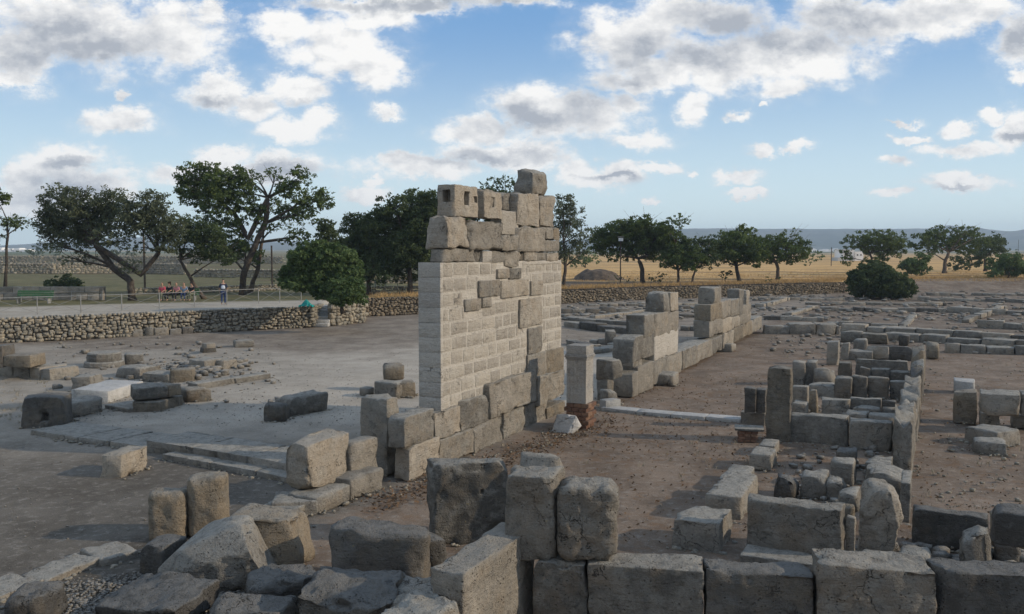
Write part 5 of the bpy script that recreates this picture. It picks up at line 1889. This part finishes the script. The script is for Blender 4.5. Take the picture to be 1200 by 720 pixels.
tree('pine_tree', 'pine with a thin bare top right of the broad round one', 'tree', (911, 328), [(905, 292, 16, 12), (928, 294, 18, 12), (928, 274, 10, 5), (918, 282, 14, 8), (942, 300, 8, 8), (898, 284, 10, 8), (940, 286, 8, 7), (893, 300, 8, 8)], seed=18, fat=1.32, trunk_px=4.5, forks=[(912, 315), (906, 302), (920, 302)], dens=1.3, leaf_px=1.9)
tree('small_bush', 'small bush beyond the pine with the bare top', 'bush', (948, 312), [(947, 305, 7, 6), (960, 300, 10, 6)], mat='bush', seed=19, trunk_px=1, dens=2, leaf_px=1.6, limbs=False)
tree('pine_tree', 'pine standing in front of the white farmhouse', 'tree', (1022, 322), [(998, 282, 11, 7), (1014, 284, 16, 10), (1032, 278, 16, 9), (1048, 283, 13, 10), (1034, 292, 16, 10), (992, 302, 8, 8), (1052, 294, 9, 9), (1028, 302, 12, 6)], seed=20, fat=1.32, trunk_px=3.5, forks=[(1022, 308), (1020, 297)], dens=1.4, leaf_px=1.9)
tree('dark_bush', 'big dark bush right on the edge of the far ruins', 'bush', (1033, 350), [(1016, 326, 20, 15), (1038, 332, 26, 15), (1032, 339, 36, 10), (1056, 340, 17, 9), (1022, 313, 15, 9), (1010, 338, 14, 10), (1034, 345, 36, 6), (1028, 324, 20, 14), (1046, 334, 22, 14)], mat='pinedark', seed=21, trunk_px=0, dens=3.0, feather=5.0, leaf_px=2.2, limbs=False, z0=0.0)
tree('round_bush', 'rounded dark green bush behind the big dark one', 'bush', (1074, 324), [(1073, 310, 18, 12), (1062, 314, 9, 8), (1083, 314, 9, 8)], mat='bush', seed=22, trunk_px=2, dens=2.2, feather=2, leaf_px=1.8, limbs=False)
tree('pine_tree', 'broad flat topped pine at the right', 'tree', (1106, 320), [(1085, 285, 16, 10), (1102, 278, 18, 9), (1125, 274, 20, 8), (1142, 280, 16, 8), (1118, 288, 24, 9), (1088, 294, 10, 6), (1133, 270, 10, 5), (1098, 270, 10, 5)], seed=23, fat=1.32, trunk_px=5, forks=[(1108, 306), (1112, 296)], dens=1.6, leaf_px=1.9)
tree('pine_tree', 'darker pine at the right end of the flat topped one', 'tree', (1154, 318), [(1158, 284, 17, 10), (1164, 290, 11, 9), (1148, 292, 12, 8), (1140, 303, 14, 9), (1124, 308, 12, 8)], mat='pinedark', seed=24, fat=1.32, trunk_px=4, forks=[(1154, 303)], dens=1.6, leaf_px=1.9)
tree('round_bush', 'half round green bush at the right edge of the field', 'bush', (1182, 326), [(1182, 310, 24, 13), (1164, 318, 10, 8), (1200, 318, 16, 9), (1184, 303, 14, 8)], mat='bush', seed=25, trunk_px=2, dens=2.2, feather=2.2, leaf_px=2.0, limbs=False)
tree('dark_bush', 'low dark bush beside the green bench at left', 'bush', (76, 348), [(76, 334, 20, 12), (62, 338, 10, 8), (90, 338, 9, 8)], mat='pinedark', seed=26, trunk_px=2, dens=1.7, feather=1.8, leaf_px=2.1, limbs=False)
for i, (bx, by, r, lb) in enumerate([(722, 328, 6, 'low weeds left of the umbrella pine'), (770, 329, 9, 'low weeds right of the umbrella pine'), (738, 330, 6, 'low scrub at the umbrella pine foot'), (905, 330, 6, 'low scrub below the bare topped pine'), (330, 330, 9, 'dark scrub behind the railing near the round bush'), (52, 300, 12, 'distant scrub at the left field edge'), (140, 304, 12, 'distant scrub seen under the spreading tree')]):
    tree('scrub', lb, 'bush', (bx, by + 2), [(bx, by - r * .5, r * 1.6, r * .7)], mat='pinedark' if i % 2 else 'olive', seed=40 + i, trunk_px=0, dens=1.7, leaf_px=1.6, limbs=False)
Rt = random.Random(9)
for i in range(16):
    bx = [20, 90, 345, 395, 440, 620, 690, 705, 830, 880, 960, 985, 1100, 1150, 1190, 655][i]
    tree('distant_tree', 'small distant tree on the plain below the hills', 'tree', (bx, 298.0 + Rt.uniform(-.6, 1.2)), [(bx, 294.5, Rt.uniform(9, 15), Rt.uniform(2.4, 4))], mat='pinedark', seed=60 + i, trunk_px=0, dens=1.5, leaf_px=1.5, limbs=False, group='distant trees on the plain')

# ------------------------------------------------------------------ mound, farmhouse, far town, lamp
mo = G(702, 328, TZ)
V, Fc = [], []
for i in range(33):
    for j in range(17):
        u_, v_ = i / 32 * 2 - 1, j / 16 * 2 - 1
        r = math.sqrt(u_ * u_ + v_ * v_)
        hh = max(0, 1 - r * r) ** .8 * 1.3
        nz = float(vnoise(np.array([[i * .35, j * .5, 1]]), 3)[0]) * .18 * (1 if r < .95 else 0)
        V.append((u_ * 3.3, v_ * 3.5, max(-.05, hh * (1.05 - .3 * u_) + nz)))
for i in range(32):
    for j in range(16):
        a = i * 17 + j
        Fc.append((a, a + 17, a + 18, a + 1))
tag(mesh_obj('earth_mound', V, Fc, M['dark_ground'], loc=mo, smooth=True), 'low heap of grey earth in the golden field', 'mound')

white = plain('white_limewash', (0.80, 0.79, 0.76), .8, .05, .3)
dark_m = plain('dark_window', (0.05, 0.055, 0.06), .4, .1)
hp = G(988, 306, TZ)
FH = empty('farmhouse', hp, 'white two part farmhouse behind the pine at right', 'house')
mpp = hp.y / F
MB().box((hp.x + 6.5 * mpp, hp.y + 4, TZ + 6.5 * mpp), (13 * mpp, 8, 13 * mpp)).build('wall', white, FH)
MB().box((hp.x + 18 * mpp, hp.y + 3, TZ + 5.5 * mpp), (9.8 * mpp, 7, 11 * mpp)).build('wall', white, FH)
MB().box((hp.x - 3 * mpp, hp.y + 3, TZ + 2 * mpp), (6 * mpp, 6, 4 * mpp)).build('wall', plain('grey_render', (.5, .5, .48), .8, .05), FH)
MB().box((hp.x + 6.5 * mpp, hp.y + 4, TZ + 13.15 * mpp), (13.5 * mpp, 8.3, .3 * mpp)).build('roof', plain('grey_roof', (.4, .4, .4), .8, .05), FH)
for wx, wz in [(2.5, 9), (6, 9), (9.5, 9), (3, 4), (8.5, 4), (16, 7), (20, 7)]:
    MB().box((hp.x + wx * mpp, hp.y + (0 if wx < 14 else -.5) - .02, TZ + wz * mpp), (1.3 * mpp, .16, 1.8 * mpp)).build('window', dark_m, FH)
for i, (bx, w, h) in enumerate([(3, 7, 4), (14, 9, 3), (24, 6, 3.5), (33, 8, 2.5), (950, 9, 3), (966, 7, 2.5), (978, 5, 3), (1090, 6, 2.5)]):
    q = G(bx, 295.2, TZ)
    k = q.y / F
    o = MB().box((q.x, q.y, TZ + h * k / 2), (w * k, 20, h * k)).box((q.x + w * k * .2, q.y, TZ + h * k * 1.08), (w * k * .4, 14, h * k * .3)).build('distant_house', white, loc=(q.x, q.y, TZ))
    tag(o, 'tiny white house far off on the plain', 'house', 'distant white houses')
# poles
def pole(label, px, py, yt, head=None):
    g = G(px, py, TZ)
    zt2 = ztop(g.x, g.y, yt)
    e = empty('lamp_post' if head else 'wooden_pole', g, label, 'lamp post' if head else 'pole')
    r_ = .07 if head else .09
    MB().tube([g, Vector((g.x, g.y, zt2))], r_, 7).build('post', M['bark'], e)
    if head:
        MB().box((g.x, g.y - .1, zt2), (.5, .2, .34)).build('floodlight', plain('floodlight_glass', (.55, .57, .58), .3, .1), e)
        MB().box((g.x, g.y, zt2 + .3), (.70, .3, .05)).build('lamp_hood', M['metal'], e)
    return e


pole('floodlight on a dark post beside the umbrella pine', 727, 333, 281, True)
pole('thin wooden pole left of the white farmhouse', 974, 312, 290)
pole('thin wooden pole on the horizon at the right', 1193, 300, 281)
pole('thin wooden pole between the pine and the round bush', 319, 335, 288)
pole('thin pole standing under the spreading tree', 170, 343, 268)

# ------------------------------------------------------------------ benches, low block wall, people
bw_ = G(-20, 353, TZ)
LB = empty('low_ashlar_wall', bw_, 'low wall of pale squared blocks behind the path at left', 'wall')
for r in range(2):
    x = -30
    while x < 121:
        w = random.Random(x * 3 + r).choice([14, 17, 20])
        a = G(x, 352, TZ)
        b = G(min(x + w, 122), 352, TZ)
        stone('stone_block', Vector((a.x, a.y, TZ + .52 * r)), Vector((1, 0, 0)), b.x - a.x - .03, .4, .51, M['beige'], LB, cell=.4, rough=.5, chips=1, rnd=.03)
        x += w
greenp = plain('green_painted_wood', (0.06, 0.16, 0.07), .6, .2, 3)


def bench(label, px, py, w):
    g = G(px, py, TZ)
    e = empty('park_bench', g, label, 'bench')
    for k in range(3):
        MB().box((g.x, g.y + .05 + .14 * k, TZ + .44), (w, .11, .03)).build('seat_slat', greenp, e)
    for k in range(3):
        MB().box((g.x, g.y + .46 + .03 * k, TZ + .58 + .14 * k), (w, .03, .11)).build('back_slat', greenp, e)
    for s in (-1, 1):
        MB().box((g.x + s * w * .42, g.y + .18, TZ + .21), (.06, .38, .42)).build('leg', M['metal'], e)
        MB().box((g.x + s * w * .42, g.y + .50, TZ + .55), (.05, .05, .55)).build('back_post', M['metal'], e)
    return e


bench('green slatted bench in front of the pale block wall', 38, 356, 2.6)
bench('bench under the trees holding the seated people', 208, 352.5, 3.0)


def skin_obj(name, nodes, edges, mat, parent, sub=2):
    me = bpy.data.meshes.new(name)
    me.from_pydata([n[:3] for n in nodes], edges, [])
    me.update()
    me.materials.append(mat)
    o = link(name, me, parent)
    md = o.modifiers.new('skin', 'SKIN')
    for i, n in enumerate(nodes):
        sv = me.skin_vertices[0].data[i]
        sv.radius = (n[3], n[4] if len(n) > 4 else n[3])
        sv.use_root = (i == 0)
    s2 = o.modifiers.new('sub', 'SUBSURF')
    s2.levels = sub
    s2.render_levels = sub
    return o


skinm = plain('skin', (0.42, 0.26, 0.18), .6, .08)
hairm = plain('dark_hair', (0.03, 0.022, 0.018), .7, .2)


def person(label, loc, rz, pose, shirt, trousers, bag=None, hair_long=False, sc=1.0, lean=0.0, seed=0):
    e = empty('person', loc, label, 'person', rz=rz)
    e.scale = (sc, sc, sc)
    R = random.Random(seed)
    # facing -Y local
    if pose == 'stand':
        hz = .92
        hip, kneeL, ankL, toeL = (0, 0, hz), (-.10, -.10, .50), (-.11, .02, .09), (-.12, -.14, .03)
        kneeR, ankR, toeR = (.10, .02, .50), (.11, .16, .10), (.12, .02, .03)
        elL, haL = (-.27, .05, 1.14), (-.25, -.10, .92)
        elR, haR = (.27, .02, 1.14), (.26, -.04, .90)
        ly = 0
    else:
        hz = .55
        hip, kneeL, ankL, toeL = (0, 0, hz), (-.12, -.42, .53), (-.12, -.40, .10), (-.13, -.56, .04)
        kneeR, ankR, toeR = (.12, -.42, .53), (.14, -.46, .10), (.15, -.62, .04)
        elL, haL = (-.25, -.12, hz + .24), (-.12, -.34, hz + .12)
        elR, haR = (.25, -.12, hz + .24), (.10, -.34, hz + .12)
        ly = lean
    ch = (0, -.02 - ly * .5, hz + .30)
    sh = (0, -.01 - ly, hz + .48)
    nk = (0, -.02 - ly, hz + .58)
    hd = (0, -.05 - ly, hz + .72)
    tp_ = (0, -.04 - ly, hz + .82)
    N = [(*hip, .13, .10), (0, -ly * .2, hz + .14, .125, .09), (*ch, .15, .10), (*sh, .12, .08), (*nk, .052), (*hd, .085, .10), (*tp_, .06, .075),
         (-.09, 0, hz - .04, .085), (*kneeL, .058), (*ankL, .038), (*toeL, .035), (.09, 0, hz - .04, .085), (*kneeR, .058), (*ankR, .038), (*toeR, .035),
         (-.18, -ly, hz + .47, .05), (*elL, .04), (*haL, .03), (.18, -ly, hz + .47, .05), (*elR, .04), (*haR, .03)]
    Ed = [(0, 1), (1, 2), (2, 3), (3, 4), (4, 5), (5, 6), (0, 7), (7, 8), (8, 9), (9, 10), (0, 11), (11, 12), (12, 13), (13, 14), (3, 15), (15, 16), (16, 17), (3, 18), (18, 19), (19, 20)]
    skin_obj('body', N, Ed, skinm, e)
    k = 1.17
    T = [0, 1, 2, 3, 15, 16, 18, 19]
    mp = {v: i for i, v in enumerate(T)}
    skin_obj('shirt', [tuple(N[v][:3]) + tuple(r * k + .01 for r in N[v][3:]) for v in T], [(mp[a], mp[b]) for a, b in Ed if a in mp and b in mp], shirt, e)
    T = [0, 7, 8, 9, 11, 12, 13]
    mp = {v: i for i, v in enumerate(T)}
    skin_obj('trousers', [tuple(N[v][:3]) + tuple(r * k + .012 for r in N[v][3:]) for v in T], [(mp[a], mp[b]) for a, b in Ed if a in mp and b in mp], trousers, e)
    hn = [(0, hd[1] + .045, hd[2] + .03, .10, .11), (0, hd[1] + .02, hd[2] + .10, .085, .09)]
    he = [(0, 1)]
    if hair_long:
        hn.append((0, hd[1] + .08, hd[2] - .12, .07, .05)); he.append((0, 2))
    skin_obj('hair', hn, he, hairm, e)
    # face
    f = MB()
    for s in (-1, 1):
        f.box((s * .03, hd[1] - .10, hd[2] + .01), (.018, .012, .01))
    f.build('eyes', hairm, None).parent = e
    f = MB().box((0, hd[1] - .105, hd[2] - .015), (.02, .03, .035)).box((0, hd[1] - .095, hd[2] - .05), (.04, .012, .01))
    f.build('nose', skinm, None).parent = e
    for hnd, s in ((haL, -1), (haR, 1)):
        hb = MB()
        x, y, z = hnd
        for q in range(4):
            L_ = [.07, .08, .075, .06][q]
            hb.tube([(x, y + (q - 1.5) * .018, z - .02), (x - s * .01, y + (q - 1.5) * .02, z - .05 - L_ * .5), (x - s * .03, y + (q - 1.5) * .02, z - .05 - L_)], [.010, .009, .007], 5)
        hb.tube([(x, y - .03, z - .01), (x - s * .02, y - .06, z - .05)], [.011, .008], 5)
        hb.build('fingers', skinm, None).parent = e
    if bag:
        skin_obj('backpack', [(0, .17, hz + .12, .15, .09), (0, .17, hz + .30, .15, .10), (0, .15, hz + .42, .12, .07)], [(0, 1), (1, 2)], bag, e)
    return e


pk = plain('pink_cotton', (.60, .10, .14), .8, .1)
pk2 = plain('light_pink_cotton', (.62, .25, .28), .8, .1)
bk = plain('black_cotton', (.03, .03, .035), .8, .2)
bl = plain('light_blue_cotton', (.22, .30, .42), .8, .1)
dj = plain('dark_denim', (.035, .055, .12), .8, .2)
gn = plain('khaki_cotton', (.14, .15, .10), .8, .2)
nv = plain('navy_jacket', (.03, .04, .07), .8, .2)
wb = plain('pale_blue_bag', (.50, .55, .62), .7, .1)
pg = G(262, 357, TZ)
person('person with a pale backpack walking along the path in blue jeans', pg, math.pi + .25, 'stand', nv, dj, wb, sc=1.02, seed=1)
bg_ = G(208, 352.5, TZ)
for i, (dx, sh_, tr_, hl, ln, lb) in enumerate([
    (-1.15, pk, gn, False, .05, 'seated person in a deep pink shirt, leftmost on the bench'), (-.62, bk, bk, True, .0, 'seated person in black beside the pink shirts'),
    (-.05, pk2, bk, False, .08, 'seated person in a lighter pink top at the bench middle'), (.50, bl, dj, False, .12, 'seated person in light blue right of the middle'), (1.08, bk, gn, True, .03, 'seated person in dark clothes, rightmost on the bench')]):
    person(lb, Vector((bg_.x + dx, bg_.y + .16, TZ)), Rt.uniform(-.3, .3), 'sit', sh_, tr_, hair_long=hl, lean=ln, seed=i)

# ------------------------------------------------------------------ the evening haze
HZ = bpy.data.materials.new('pale_haze')
HZ.use_nodes = True
for n in list(HZ.node_tree.nodes):
    HZ.node_tree.nodes.remove(n)
ho = HZ.node_tree.nodes.new('ShaderNodeOutputMaterial')
pv_ = HZ.node_tree.nodes.new('ShaderNodeVolumePrincipled')
pv_.inputs['Color'].default_value = (0.66, 0.82, 1.0, 1)
pv_.inputs['Density'].default_value = 0.00024
pv_.inputs['Anisotropy'].default_value = 0.0
HZ.node_tree.links.new(pv_.outputs[0], ho.inputs['Volume'])
hz = MB().box((0, 650, 57), (10400, 7300, 116)).build('haze', HZ)
hz['kind'] = 'stuff'

for o in SC.objects:
    if o.parent is None and o.get('category') and not o.get('kind'):
        o['kind'] = 'thing'
